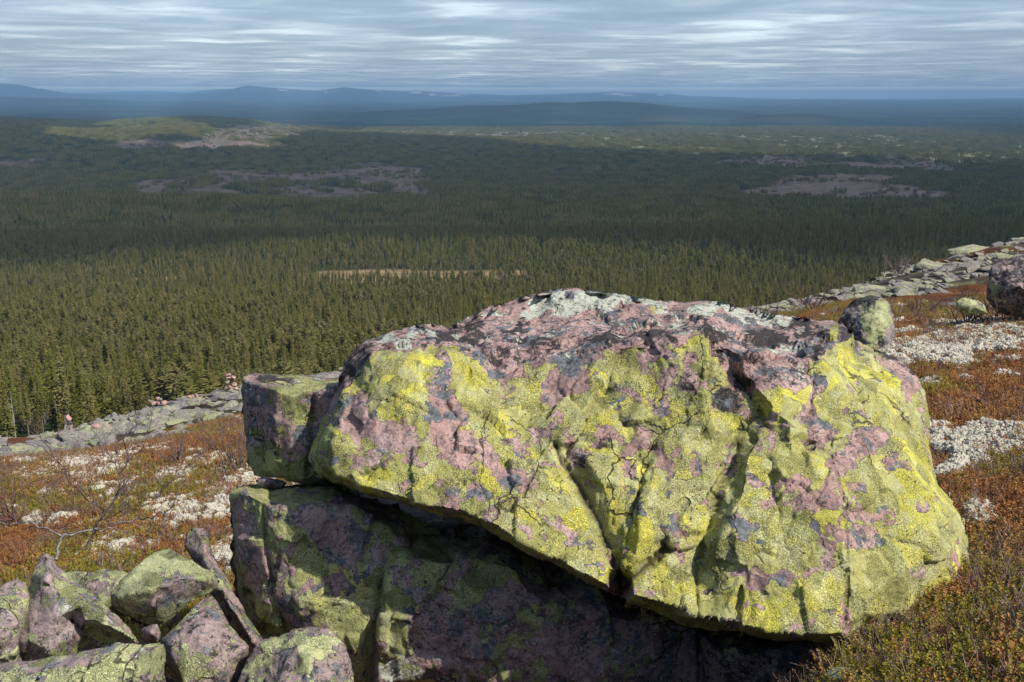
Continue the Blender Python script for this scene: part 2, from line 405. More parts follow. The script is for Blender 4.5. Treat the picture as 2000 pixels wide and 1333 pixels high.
def tube_mesh(path, radii, sides=6):
    path = [Vector(p) for p in path]; V = []; Fc = []
    for i, p in enumerate(path):
        t = (path[min(i + 1, len(path) - 1)] - path[max(i - 1, 0)]).normalized()
        a = t.orthogonal().normalized(); c = t.cross(a)
        for k in range(sides):
            an = 2 * math.pi * k / sides; V.append(p + (a * math.cos(an) + c * math.sin(an)) * radii[i])
    for i in range(len(path) - 1):
        for k in range(sides):
            k2 = (k + 1) % sides
            Fc.append((i*sides+k, i*sides+k2, (i+1)*sides+k2, (i+1)*sides+k))
    return V, Fc
class MB:
    def __init__(s): s.V = []; s.F = []; s.M = []
    def add(s, V, Fc, m=0):
        o = len(s.V); s.V += [tuple(v) for v in V]; s.F += [tuple(i + o for i in f) for f in Fc]; s.M += [m] * len(Fc)
    def mesh(s, name, mats, smooth=True): return mesh_from(name, s.V, s.F, mats, None, smooth, s.M)

def conifer(seed, H, kind, lod=0):
    """returns trunk MB, crown MB"""
    R = random.Random(seed); T = MB(); C = MB()
    lean = Vector((R.uniform(-.02, .02), R.uniform(-.02, .02), 1))
    r0 = H * (.013 if kind != 'pine' else .014)
    path = [lean * (H * t) + Vector((R.uniform(-.03, .03), R.uniform(-.03, .03), 0)) for t in (0, .25, .5, .75, 1.0)]
    T.add(*tube_mesh(path, [r0, r0*.85, r0*.62, r0*.35, .015], 6 if lod == 0 else 3))
    if kind == 'snag':
        for i in range(16):
            z = H * R.uniform(.35, .95); a = R.uniform(0, 6.28); L = R.uniform(.3, 1.1)
            d = Vector((math.cos(a), math.sin(a), R.uniform(-.2, .3))); C.add(*tube_mesh([(0, 0, z), Vector((0, 0, z)) + d * L], [.025, .008], 3))
        return T, C
    z0 = {'spruce': R.uniform(.06, .2), 'tall': R.uniform(.28, .42), 'pine': R.uniform(.45, .58)}[kind]
    nlev = {'spruce': 38, 'tall': 32, 'pine': 18}[kind]; wid = {'spruce': .115, 'tall': .085, 'pine': .13}[kind] * H * R.uniform(.85, 1.2)
    if lod: nlev = nlev // 2
    for l in range(nlev):
        t = (l + R.uniform(0, .8)) / nlev; z = H * (z0 + (1 - z0) * t)
        prof = (1 - t) ** .8 * (.35 + .65 * min(1, t * 5 + .2)) if kind != 'pine' else (math.sin(math.pi * min(1, t * .80 + .22)) ** .7)
        nb = (9 if kind != 'pine' else 8) if lod == 0 else 5
        for k in range(nb):
            if R.random() < .14: continue
            L = wid * prof * R.uniform(.55, 1.25) + .12; a = R.uniform(0, 6.283)
            dx, dy = math.cos(a), math.sin(a); sx, sy = -dy, dx
            droop = -R.uniform(.15, .5) if kind != 'pine' else R.uniform(-.1, .45)
            base = Vector((0, 0, z)); wdt = L * R.uniform(.08, .17)
            nseg = 3 if lod == 0 else 2; pts = []
            for q in range(nseg + 1):
                f = q / nseg
                c = base + Vector((dx * L * f, dy * L * f, droop * L * f + (.16 * L * f * f if kind != 'pine' else 0)))
                ww = wdt * math.sin(math.pi * min(1, f * .9 + .1)) * R.uniform(.6, 1.3) + .02
                pts.append((c + Vector((sx, sy, -.25)) * ww, c + Vector((0, 0, .06 * L)), c - Vector((sx, sy, .25)) * ww))
            V = [p for tr_ in pts for p in tr_]; Fc = []
            for q in range(nseg): Fc += [(3*q, 3*q+1, 3*q+4, 3*q+3), (3*q+1, 3*q+2, 3*q+5, 3*q+4)]
            C.add(V, Fc)
            if lod == 0:      # ragged hanging sprays
                for q in range(7):
                    f = R.uniform(.3, 1.1); c = base + Vector((dx * L * f, dy * L * f, droop * L * f)); s_ = R.uniform(.10, .26)
                    e = Vector((R.uniform(-1, 1), R.uniform(-1, 1), R.uniform(-.9, .3))) * s_; e2 = Vector((R.uniform(-1, 1), R.uniform(-1, 1), R.uniform(-.8, .4))) * s_
                    C.add([c, c + e, c + e2], [(0, 1, 2)])
    C.add([(lean*H + Vector((.05, 0, -.5))), (lean*H + Vector((-.05, .04, -.5))), lean*H + Vector((0, 0, .35))], [(0, 1, 2)])
    return T, C

KINDS = [('spruce', 11.5), ('tall', 13.5), ('spruce', 9.5), ('tall', 12.5), ('pine', 12), ('pine', 10), ('spruce', 13), ('snag', 9), ('tall', 14.5)]
TREE = []
for i, (k, H) in enumerate(KINDS):
    T, C = conifer(100 + i, H, k)
    bm_ = {'pine': M_pbark, 'snag': M_snag, 'tall': M_pbark if i == 3 else M_bark}.get(k, M_bark); cm = {'pine': M_pine, 'snag': M_snag}.get(k, M_spruce)
    TREE.append((k, H, T.mesh(k + "_trunk", (bm_,)), C.mesh(k + "_crown", (cm,), False), T, C, bm_, cm))

def scatter(name, coll, pts, rot, scl, pick, **kw):
    me = mesh_from(name + "_points", pts, [], (), {"rot": ('FLOAT_VECTOR', rot), "scl": ('FLOAT_VECTOR', scl), "pick": ('INT', pick)})
    ob = link(name, me, **kw)
    ng = bpy.data.node_groups.new(name + "_scatter", 'GeometryNodeTree')
    ng.interface.new_socket("Geometry", in_out='INPUT', socket_type='NodeSocketGeometry'); ng.interface.new_socket("Geometry", in_out='OUTPUT', socket_type='NodeSocketGeometry')
    N = ng.nodes; gi = N.new("NodeGroupInput"); go = N.new("NodeGroupOutput"); ci = N.new("GeometryNodeCollectionInfo"); ip = N.new("GeometryNodeInstanceOnPoints")
    ci.inputs["Collection"].default_value = coll; ci.inputs["Separate Children"].default_value = True; ci.inputs["Reset Children"].default_value = True
    ip.inputs["Pick Instance"].default_value = True
    def na(nm, t):
        x = N.new("GeometryNodeInputNamedAttribute"); x.data_type = t; x.inputs[0].default_value = nm; return x.outputs[0]
    L = ng.links; L.new(gi.outputs[0], ip.inputs["Points"]); L.new(ci.outputs[0], ip.inputs["Instance"])
    L.new(na("pick", 'INT'), ip.inputs["Instance Index"]); L.new(na("rot", 'FLOAT_VECTOR'), ip.inputs["Rotation"]); L.new(na("scl", 'FLOAT_VECTOR'), ip.inputs["Scale"])
    L.new(ip.outputs[0], go.inputs[0])
    md = ob.modifiers.new("scatter", 'NODES'); md.node_group = ng
    return ob
def proto_coll(name, meshes):
    c = bpy.data.collections.new(name)
    for i, m in enumerate(meshes): c.objects.link(bpy.data.objects.new("%s_%02d" % (name, i), m))
    return c
def jitter_polar(y0, y1, spacing, amax=.64):
    """scattered points between the distances y0 and y1, one per spacing*spacing m2"""
    area = amax * (y1 * y1 - y0 * y0); nn = int(area / spacing ** 2)
    y = np.sqrt(rng.uniform(y0 * y0, y1 * y1, nn)); a = rng.uniform(-amax, amax, nn)
    return a * y, y

def forest_mask(x, y, z):
    c, bgm, px, py = cover(x, y, z); P = xy3(x, y)
    keep = (c < .5) & (bgm < .5)
    stray = rng.random(x.size) < .06
    keep |= (c >= .5) & stray
    keep |= (bgm >= .5) & (rng.random(x.size) < .10)
    keep &= ~((fbm(P, 1/26., 3, 91) > .62) & (rng.random(x.size) < .8))
    keep &= ~((y < 150) & (fbm(P, 1/14., 3, 92) > .12))
    return keep
# nearer woods, tree by tree
x1, y1 = jitter_polar(112, 520, 2.8, .6); x2, y2 = jitter_polar(520, 1300, 4.4, .6)
x = np.concatenate([x1, x2]); y = np.concatenate([y1, y2]); z = height(x, y)
k = forest_mask(x, y, z); x, y, z = x[k], y[k], z[k]
pk = rng.choice(len(KINDS), x.size, p=[.16, .13, .11, .10, .15, .13, .09, .03, .10])
pn = fbm(xy3(x, y), 1/90., 3, 93); pk = np.where((pn > .15) & (rng.random(x.size) < .6), rng.integers(4, 6, x.size), pk)
s = .88 * rng.uniform(.45, 1.15, x.size) * (1 + .18 * fbm(xy3(x, y), 1/50., 2, 94)); rz = rng.uniform(0, 6.28, x.size)
tx, ty, td_ = proj(np.stack([x, y, z + 9], -1)); gx_, gy_, _ = proj(np.stack([x, y, z], -1))
bx = np.interp(tx, [0, 250, 450, 650, 1000, 1340, 1600, 1850, 2000], [850, 795, 745, 712, 570, 600, 580, 515, 478])
seen = (tx > -20) & (tx < 2020) & (ty < bx - 4)
order = np.argsort(np.where(seen, y, 1e9)); near_i = order[:300]
rest = np.ones(x.size, bool); rest[near_i] = False
coll = proto_coll("conifer_kind", [])
for i, (kd, H, tm, cmesh, T, C, bm_, cm) in enumerate(TREE):
    mb = MB(); mb.add(T.V, T.F, 0); mb.add(C.V, C.F, 1)
    coll.objects.link(bpy.data.objects.new("conifer_kind_%02d" % i, mb.mesh("conifer", (bm_, cm), False)))
rest_i = np.nonzero(rest & (np.abs(x / y) < .6))[0]
scatter("conifer_forest", coll, np.stack([x, y, z - .1], -1)[rest_i], np.stack([x*0, x*0, rz], -1)[rest_i],
        np.stack([s * .95, s * .95, s], -1)[rest_i], pk[rest_i], kind="stuff", label="dense green conifer forest on the valley floor")
TL = {'spruce': ("spruce_tree", "dark green spruce branched almost to its foot, among the nearest trees below the slope", "spruce tree"),
      'tall': ("tall_spruce_tree", "slender conifer with a bare lower trunk, among the nearest trees below the slope", "conifer"),
      'pine': ("pine_tree", "pine with bare reddish trunk and open olive crown, in the nearest row below the slope", "pine tree"),
      'snag': ("dead_tree", "dead bare grey tree standing among the nearest green conifers", "dead tree")}
sm = MB(); sm.add(TREE[7][4].V, TREE[7][4].F); sm.add(TREE[7][5].V, TREE[7][5].F); SNAGM = sm.mesh('dead_trunk', (M_snag,))
ITEMS = []; yq = np.quantile(y[near_i], [.33, .66])
for i in near_i:
    kd, H, tm, cmesh = TREE[pk[i]][:4]; nm, lb, ct = TL[kd]
    e = link(nm, None, (x[i], y[i], z[i] - .1), label=lb, category=ct, group=ct + "s nearest below the slope")
    e.rotation_euler = (0, 0, rz[i]); e.scale = (s[i] * .95, s[i] * .95, s[i])
    hgt = H * s[i]; sz = "short" if hgt < 8 else ("medium" if hgt < 11 else "tall")
    sp = {'spruce': "full spruce", 'tall': "slender spruce", 'pine': "bare-stemmed pine", 'snag': "dead grey tree"}[kd]
    wh = ["front row", "second row", "third row"][int(np.searchsorted(yq, y[i]))] + " " + ["by the left edge", "above the small cairn", "right of the small cairn", "above the flat stone pile", "left of the tallest cairn", "behind the tallest cairn", "above the square boulder", "by the huge boulder", "beyond the right scree"][int(np.searchsorted([70, 160, 250, 340, 420, 480, 640, 1200], tx[i]))]
    ITEMS.append((e, sz + " " + sp, sz + " " + sp + "s", wh, tx[i]))
    if kd == "snag": link("trunk", SNAGM, parent=e)
    else: link("trunk", tm, parent=e); link("crown", cmesh, parent=e)
rank_labels(ITEMS)
# farther woods: stands of small trees
def stand(seed, size, count):
    R = random.Random(seed); mb = MB()
    for q in range(count):
        cx, cy_ = R.uniform(-size/2, size/2), R.uniform(-size/2, size/2); H = R.uniform(8, 15); w_ = H * R.uniform(.10, .15); tw = R.uniform(0, 6)
        z0 = H * R.uniform(.1, .3)
        for (za, zb_, wa) in ((z0, H * .62, w_), (H * .42, H * .84, w_ * .72), (H * .68, H, w_ * .42)):
            ns = 5; V = [(cx, cy_, zb_)]
            for j in range(ns * 2):
                an = tw + math.pi * j / ns; rj = wa * (1.15 if j % 2 else .55) * R.uniform(.8, 1.2); V.append((cx + math.cos(an) * rj, cy_ + math.sin(an) * rj, za + (0 if j % 2 else .3)))
            mb.add(V, [(0, 1 + j, 1 + (j + 1) % (ns * 2)) for j in range(ns * 2)])
    return mb.mesh("stand", (M_spruce,), False)
coll2 = proto_coll("far_stand", [stand(900 + i, 26, 26) for i in range(6)])
x1, y1 = jitter_polar(1300, 2800, 22, .6); x2, y2 = jitter_polar(2800, 7800, 32, .6)
xf = np.concatenate([x1, x2]); yf = np.concatenate([y1, y2]); zf = height(xf, yf)
c_, b_, _, _ = cover(xf, yf, zf); kf = (c_ < .5) & (rng.random(xf.size) > SUN_PALE * .62)
xf, yf, zf = xf[kf], yf[kf], zf[kf]; n_ = xf.size
dzx = (height(xf + 12, yf) - height(xf - 12, yf)) / 24; dzy = (height(xf, yf + 12) - height(xf, yf - 12)) / 24
sf = rng.uniform(.75, 1.2, n_)
scatter("far_forest", coll2, np.stack([xf, yf, zf - .5], -1), np.stack([np.arctan(dzy), -np.arctan(dzx), rng.choice([0., 3.14159], n_) * 0], -1),
        np.stack([sf * 0 + 1.15, sf * 0 + 1.15, sf], -1), rng.integers(0, 6, n_), kind="stuff", label="far conifer woods across the valley")
xs_, ys_ = jitter_polar(2000, 7500, 26, .6); zs_ = height(xs_, ys_); c_, _, _, _ = cover(xs_, ys_, zs_); pn_ = fbm(xy3(xs_, ys_), 1/120., 3, 97)
kf = (c_ > .3) & (rng.random(xs_.size) < .25 + pn_ * .6); xs_, ys_, zs_ = xs_[kf], ys_[kf], zs_[kf]; ss_ = rng.uniform(.25, .6, xs_.size)
scatter("clearing_trees", coll2, np.stack([xs_, ys_, zs_ - .3], -1), np.stack([xs_*0, xs_*0, rng.uniform(0, 6, xs_.size)], -1), np.stack([ss_, ss_, ss_ * .3 + .45], -1), rng.integers(0, 6, xs_.size), kind="stuff", label="scattered low trees left standing in the clearings")
print("near woods", rest_i.size, "stands", n_)
# ------------------------------------------------------------------ lichen-covered rock
def rock_mat(name, detail=1.0, tone=(1, 1, 1), own=True, yel=.5, blk=.3, wht=.2, grain=True, scale=1.0):
    m, n, b = new_mat(name); g = G(n)
    tc = g.add("ShaderNodeTexCoord").outputs["Object"]; oi = g.add("ShaderNodeObjectInfo").outputs["Random"]
    off = g.add("ShaderNodeCombineXYZ")
    for q in range(3): g.put(off.inputs[q], g.math('MULTIPLY', oi, 17.3 + 5 * q))
    P0 = g.vmath('ADD', g.vmath('SCALE', tc, scale=scale), off.outputs[0])
    wv = g.vmath('SUBTRACT', g.noise(P0, 9, 3, .6, True), (.5, .5, .5)); P = g.vmath('ADD', P0, g.vmath('SCALE', wv, scale=.055))
    wv2 = g.vmath('SUBTRACT', g.noise(P0, 70, 3, .7, True), (.5, .5, .5)); P = g.vmath('ADD', P, g.vmath('SCALE', wv2, scale=.012))
    # smoothly varying field 0..1, then scalloped edges from round thalli
    scal = g.vor(P, 42).outputs["Distance"]; scal2 = g.vor(P, 100).outputs["Distance"]
    fld = g.noise(P, 7.5, 6, .68)
    fld = g.math('ADD', fld, g.math('MULTIPLY', g.math('SUBTRACT', scal, .45), .10)); fld = g.math('ADD', fld, g.math('MULTIPLY', g.math('SUBTRACT', scal2, .45), .05))
    vc = g.vor(P, 11); sepc = g.add("ShaderNodeSeparateColor"); n.links.new(vc.outputs["Color"], sepc.inputs[0])
    vsm = g.vor(P, 30); seps = g.add("ShaderNodeSeparateColor"); n.links.new(vsm.outputs["Color"], seps.inputs[0])
    fld = g.rng(fld, .24, .76, 0, 1)
    fld = g.math('ADD', g.math('MULTIPLY', fld, .72), g.math('ADD', g.math('MULTIPLY', seps.outputs[2], .27), g.math('MULTIPLY', sepc.outputs[2], .14)))
    ly = g.attr("ly") if own else None; lk = g.attr("lk") if own else None; lw = g.attr("lw") if own else None; lb = g.attr("lb") if own else None; lp = g.attr("lp") if own else .5
    ly = ly or yel; lk = lk or blk; lw = lw or wht; lb = lb if lb is not None else .3
    dY = g.math('SUBTRACT', ly, fld)                                 # > 0 inside the yellow lichen
    # bare rock: pink quartzite with grey film
    r1 = g.noise(P0, 5, 5, .6); r2 = g.noise(P, 30, 6, .72); r3 = g.noise(P0, 160, 4, .7)
    rock = g.ramp(r1, [(.3, (.30, .185, .155)), (.5, (.42, .27, .235)), (.7, (.47, .35, .32))])
    rock = g.mix(g.rng(r2, .50, .60), rock, (.22, .15, .145)); rock = g.mix(g.rng(r2, .33, .25), rock, (.58, .43, .42))
    rock = g.mix(1.0, rock, g.ramp(r3, [(.25, (.62,)*3), (.5, (1, 1, 1)), (.75, (1.25,)*3)]), 'MULTIPLY')
    rock = g.mix(g.math('MULTIPLY', lp, .75), rock, g.ramp(r2, [(.3, (.34, .29, .28)), (.6, (.17, .15, .145))]))
    # blue-grey crust
    gfld = g.noise(g.vmath('ADD', P, (7.1, 2.2, 5.0)), 9, 5, .66)
    grey = g.ramp(g.noise(P, 80, 5, .8), [(.32, (.06, .068, .074)), (.5, (.13, .14, .15)), (.7, (.24, .245, .25))])
    cc = g.mix(g.rng(gfld, .54, .57), rock, grey)
    # white-green crust
    wf = g.noise(g.vmath('ADD', P, (1.3, 8.2, 3.0)), 11, 6, .70)
    wfld = g.math('SUBTRACT', lw, g.rng(wf, .3, .7)); wm = g.rng(wfld, -.01, .03)
    white = g.ramp(g.noise(P, 130, 4, .8), [(.28, (.10, .10, .08)), (.42, (.42, .43, .34)), (.62, (.60, .61, .51)), (.8, (.76, .76, .68))])
    cc = g.mix(wm, cc, white)
    # black crust
    kf = g.noise(g.vmath('ADD', P, (4.4, 1.2, 9.0)), 24, 8, .82)
    kfld = g.math('SUBTRACT', lk, g.rng(kf, .3, .7)); km = g.rng(kfld, 0, .035)
    black = g.ramp(g.noise(P, 150, 5, .85), [(.3, (.010, .009, .009)), (.5, (.035, .030, .029)), (.62, (.085, .072, .07)), (.75, (.17, .14, .135))])
    cc = g.mix(km, cc, black)
    # yellow map lichen
    pick = g.math('ADD', g.math('MULTIPLY', sepc.outputs[0], .74), g.math('MULTIPLY', seps.outputs[0], .26))
    pick = g.math('ADD', g.math('MULTIPLY', pick, .72), g.math('MULTIPLY', lb, .42))
    ycol = g.ramp(pick, [(.08, (.29, .28, .095)), (.25, (.38, .365, .13)), (.40, (.48, .455, .14)), (.52, (.50, .48, .235)), (.62, (.56, .52, .14)), (.8, (.67, .61, .10)), (1, (.74, .68, .14))])
    pale = g.rng(seps.outputs[1], .80, .86); ycol = g.mix(g.math('MULTIPLY', pale, .5), ycol, (.58, .58, .30))
    soft = g.noise(P0, 13, 4, .6); ycol = g.mix(1.0, ycol, g.ramp(soft, [(.3, (.78,)*3), (.7, (1.18,)*3)]), 'MULTIPLY')
    ycol = g.mix(g.math('MULTIPLY', lp, .95), ycol, g.ramp(pick, [(.1, (.24, .26, .13)), (.4, (.46, .49, .27)), (.8, (.60, .62, .36))]))
    gn = g.vor(P0, 250); gd = g.rng(gn.outputs["Distance"], .36, .62, 1.06, .48)
    gspk = g.noise(P0, 260, 3, .75); gd = g.math('MULTIPLY', gd, g.rng(gspk, .42, .54, .44, 1.12))
    gamt = g.rng(sepc.outputs[1], .0, 1.0, .45, 1.0); gd = g.math('ADD', g.math('MULTIPLY', g.math('SUBTRACT', gd, 1.0), gamt), 1.0)
    gcx = g.add("ShaderNodeCombineXYZ"); [g.put(gcx.inputs[q], gd) for q in range(3)]
    ycol = g.mix(1.0, ycol, gcx.outputs[0], 'MULTIPLY')
    # black prothallus lines between neighbouring thalli
    ed = g.vor(P, 11, 'DISTANCE_TO_EDGE').outputs["Distance"]; ed2 = g.vor(P, 30, 'DISTANCE_TO_EDGE').outputs["Distance"]
    lnk = g.rng(ed, .008, .028, .8, 0); lnk2 = g.rng(ed2, .010, .045, .45, 0); lnk2 = g.math('MULTIPLY', lnk2, g.rng(g.noise(P0, 7, 2), .50, .60))
    lnk = g.math('MULTIPLY', lnk, g.rng(g.noise(P0, 15, 3), .54, .62))
    ycol = g.mix(g.math('MAXIMUM', lnk, lnk2), ycol, (.025, .028, .022))
    ym = g.rng(dY, 0, .012)
    rim = g.math('MULTIPLY', g.rng(dY, -.045, -.005), g.math('SUBTRACT', 1.0, ym)); cc = g.mix(g.math('MULTIPLY', rim, .72), cc, (.035, .035, .038))
    cc = g.mix(ym, cc, ycol)
    # small islands of yellow crust and of black dots
    isl = g.vor(g.vmath('ADD', P, (3.3, 3.1, 1.7)), 48).outputs["Distance"]; im = g.math('MULTIPLY', g.rng(isl, .27, .22), g.rng(g.math('SUBTRACT', ly, .18), -.05, .35, 0, 1))
    im = g.math('MULTIPLY', im, g.rng(g.noise(P0, 12, 3), .46, .52)); cc = g.mix(im, cc, ycol)
    dots = g.vor(g.vmath('ADD', P, (9.3, .1, 4.7)), 60).outputs["Distance"]; cc = g.mix(g.math('MULTIPLY', g.rng(dots, .20, .14), g.rng(g.noise(P0, 8, 3), .5, .56)), cc, (.03, .03, .03))
    spk = g.noise(P, 95, 4, .85); cc = g.mix(g.math('MULTIPLY', g.math('MULTIPLY', g.rng(spk, .52, .59), g.math('SUBTRACT', 1.0, ym)), g.rng(g.noise(P0, 9, 4, .7), .40, .55)), cc, (.05, .042, .042))
    wv3 = g.vmath('ADD', P0, g.vmath('SCALE', wv, scale=.10)); sq = g.vmath('MULTIPLY', wv3, (1.0, 1.0, .6))
    ce = g.vor(sq, 4.6, 'DISTANCE_TO_EDGE').outputs["Distance"]; crk = g.math('MULTIPLY', g.rng(ce, .004, .014, 1, 0), g.rng(g.noise(P0, 3.5, 3), .53, .60))
    cc = g.mix(g.math('MULTIPLY', crk, .8), cc, (.03, .024, .022))
    if own:
        cc = g.mix(g.attr("lc"), cc, (.035, .026, .024))
    cc = g.mix(1.0, cc, tone, 'MULTIPLY')
    n.links.new(cc, b.inputs["Base Color"]); b.inputs["Roughness"].default_value = .88; b.inputs["Specular IOR Level"].default_value = .22
    h = g.math('ADD', g.math('MULTIPLY', r3, .25), g.math('MULTIPLY', r2, .9))
    h = g.math('ADD', h, g.math('MULTIPLY', ym, .20)); h = g.math('ADD', h, g.math('MULTIPLY', g.math('MULTIPLY', gd, ym), .22)); h = g.math('ADD', h, g.math('MULTIPLY', wm, g.math('MULTIPLY', g.noise(P0, 140, 3, .8), .9)))
    h = g.math('ADD', h, g.math('MULTIPLY', km, .25)); h = g.math('SUBTRACT', h, g.math('MULTIPLY', crk, 1.2))
    n.links.new(g.bump(h, .75, .012, g.bump(g.noise(P0, 14, 7, .62), .45, .03)), b.inputs["Normal"])
    return m
M_rock = rock_mat("lichen_rock")

def seg_dist(px, py, pts):
    d = np.full(px.shape, 1e9)
    for (x0, y0), (x1, y1) in zip(pts[:-1], pts[1:]):
        dx, dy = x1 - x0, y1 - y0; t = np.clip(((px - x0) * dx + (py - y0) * dy) / (dx * dx + dy * dy + 1e-9), 0, 1)
        d = np.minimum(d, np.hypot(px - x0 - t * dx, py - y0 - t * dy))
    return d
def inside(px, py, poly):
    r = np.zeros(px.shape, bool); n_ = len(poly); j = n_ - 1
    for i in range(n_):
        xi, yi = poly[i]; xj, yj = poly[j]
        c = ((yi > py) != (yj > py)) & (px < (xj - xi) * (py - yi) / (yj - yi + 1e-12) + xi)
        r ^= c; j = i
    return r
def tri_interp(P2, tris, val, q, chunk=20000):
    out = np.empty(len(q))
    A = P2[tris[:, 0]]; B = P2[tris[:, 1]]; C = P2[tris[:, 2]]
    den = (B[:, 1]-C[:, 1])*(A[:, 0]-C[:, 0]) + (C[:, 0]-B[:, 0])*(A[:, 1]-C[:, 1])
    ok = abs(den) > 1e-3; A, B, C, den, T_ = A[ok], B[ok], C[ok], den[ok], tris[ok]
    for s_ in range(0, len(q), chunk):
        x = q[s_:s_+chunk, 0][:, None]; y = q[s_:s_+chunk, 1][:, None]
        l0 = ((B[:, 1]-C[:, 1])*(x-C[:, 0]) + (C[:, 0]-B[:, 0])*(y-C[:, 1])) / den
        l1 = ((C[:, 1]-A[:, 1])*(x-C[:, 0]) + (A[:, 0]-C[:, 0])*(y-C[:, 1])) / den; l2 = 1 - l0 - l1
        m_ = np.minimum(np.minimum(l0, l1), l2); k = m_.argmax(1); ar = np.arange(len(k))
        a0, a1, a2 = [np.clip(l[ar, k], 0, 1) for l in (l0, l1, l2)]; sm = a0 + a1 + a2
        out[s_:s_+chunk] = (val[T_[k, 0]]*a0 + val[T_[k, 1]]*a1 + val[T_[k, 2]]*a2) / sm
    return out

def build_rock(name, outline, lines=(), pts=(), cracks=(), res=4.0, thick=.5, rim=.03, amp=.014, smooth=2, blobs=(), base=(.55, .3, .15, .3), basef=None, seed=1, rough=2.2, shift=0.0, pale=0.0, **kw):
    ol = np.array(outline, float)
    # coarse facets
    P2 = [tuple(p[:2]) for p in ol]; dep = [p[2] for p in ol]; E = []
    for ln in lines:
        i0 = len(P2)
        for p in ln: P2.append(tuple(p[:2])); dep.append(p[2])
        E += [(i0 + k, i0 + k + 1) for k in range(len(ln) - 1)]
    for p in pts: P2.append(tuple(p[:2])); dep.append(p[2])
    r = delaunay_2d_cdt([Vector(p) for p in P2], E, [list(range(len(ol)))], 1, 1e-3)
    cv = np.array([tuple(v) for v in r[0]]); ct = np.array([t for t in r[2] if len(t) == 3], int)
    dep = np.array(dep); cd_ = np.array([dep[o].mean() if len(o) else np.nan for o in r[3]])
    P2a = np.array(P2)
    for i in np.nonzero(np.isnan(cd_))[0]:
        dd_ = np.hypot(*(P2a - cv[i]).T); w_ = 1 / (dd_ + 1) ** 3; cd_[i] = (dep * w_).sum() / w_.sum()
    # fine outline, roughened
    cl_ = np.vstack([ol[:, :2], ol[:1, :2]]); sg = np.hypot(*np.diff(cl_, axis=0).T); cum = np.concatenate([[0], np.cumsum(sg)])
    N_ = max(24, int(cum[-1] / res)); t = np.arange(N_) * cum[-1] / N_
    ox = np.interp(t, cum, cl_[:, 0]); oy = np.interp(t, cum, cl_[:, 1])
    per = np.stack([np.cos(t / cum[-1] * 2 * np.pi), np.sin(t / cum[-1] * 2 * np.pi), t * 0 + seed], -1)
    R_c = cum[-1] / (2 * np.pi)
    ox = ox + fbm(per, R_c / 45., 5, seed, .62) * rough * 1.6; oy = oy + fbm(per, R_c / 45., 5, seed + 5, .62) * rough * 1.6
    poly = np.stack([ox, oy], -1)
    def fill(step):
        gx_, gy_ = np.meshgrid(np.arange(ox.min(), ox.max(), step), np.arange(oy.min(), oy.max(), step * .866)); gx_ = gx_ + (np.arange(gx_.shape[0]) % 2)[:, None] * step / 2
        jx = gx_.ravel() + rng.uniform(-.12, .12, gx_.size) * step; jy = gy_.ravel() + rng.uniform(-.12, .12, gx_.size) * step
        m_ = inside(jx, jy, poly); jx, jy = jx[m_], jy[m_]
        m_ = seg_dist(jx, jy, list(map(tuple, poly)) + [tuple(poly[0])]) > res * .55
        q = np.vstack([poly, np.stack([jx[m_], jy[m_]], -1)])
        r = delaunay_2d_cdt([Vector(p) for p in q], [], [list(range(N_))], 1, 1e-4)
        v = np.array([tuple(p) for p in r[0]]); tt_ = np.array([t_ for t_ in r[2] if len(t_) == 3], int)
        orig = np.array([o[0] if len(o) else -1 for o in r[3]])
        return v, tt_, orig
    v, tt_, orig = fill(res)
    # make sure triangles are counter-clockwise
    def ccw(v, t_):
        a, b_, c = v[t_[:, 0]], v[t_[:, 1]], v[t_[:, 2]]
        s_ = (b_[:, 0]-a[:, 0])*(c[:, 1]-a[:, 1]) - (b_[:, 1]-a[:, 1])*(c[:, 0]-a[:, 0]); t_ = t_.copy(); t_[s_ < 0] = t_[s_ < 0][:, ::-1]; return t_
    tt_ = ccw(v, tt_)
    wx = v[:, 0] + fbm(xy3(v[:, 0], v[:, 1]), 1/30., 4, seed + 31) * 5; wy = v[:, 1] + fbm(xy3(v[:, 0], v[:, 1]), 1/30., 4, seed + 32) * 5
    ed = seg_dist(v[:, 0], v[:, 1], list(map(tuple, poly)) + [tuple(poly[0])])
    kk = sstep(0, 25, ed)
    d = tri_interp(cv, ct, cd_, np.stack([v[:, 0] * (1 - kk) + wx * kk, v[:, 1] * (1 - kk) + wy * kk], -1))
    e2 = np.vstack([tt_[:, [0, 1]], tt_[:, [1, 2]], tt_[:, [2, 0]]]); cnt = np.bincount(e2.ravel(), minlength=len(v))
    for _ in range(smooth):
        acc = np.bincount(e2[:, 0], d[e2[:, 1]], len(v)) + np.bincount(e2[:, 1], d[e2[:, 0]], len(v)); d = .4 * d + .6 * acc / np.maximum(cnt, 1)
    lc = np.zeros(len(v))
    for cpts, wid, dpt in cracks:
        ds = seg_dist(wx * .6 + v[:, 0] * .4, wy * .6 + v[:, 1] * .4, cpts); d = d + dpt * np.exp(-(ds / wid) ** 1.5); lc = np.maximum(lc, np.exp(-(ds / (wid * .42)) ** 2) * min(1, dpt / .03))
    d = d + rim * np.exp(-ed / 9.)
    P = unproj(v[:, 0], v[:, 1], d)
    # relief: chips, ledges, grain
    def normals(P, t_):
        fn = np.cross(P[t_[:, 1]] - P[t_[:, 0]], P[t_[:, 2]] - P[t_[:, 0]]); nn = np.zeros_like(P)
        for k in range(3):
            for c in range(3): nn[:, c] += np.bincount(t_[:, k], fn[:, c], len(P))
        return nn / (np.linalg.norm(nn, axis=1, keepdims=True) + 1e-12)
    nn = normals(P, tt_); view = P / np.linalg.norm(P, axis=1, keepdims=True)
    if (nn * view).sum() > 0: nn = -nn; tt_ = tt_[:, ::-1]
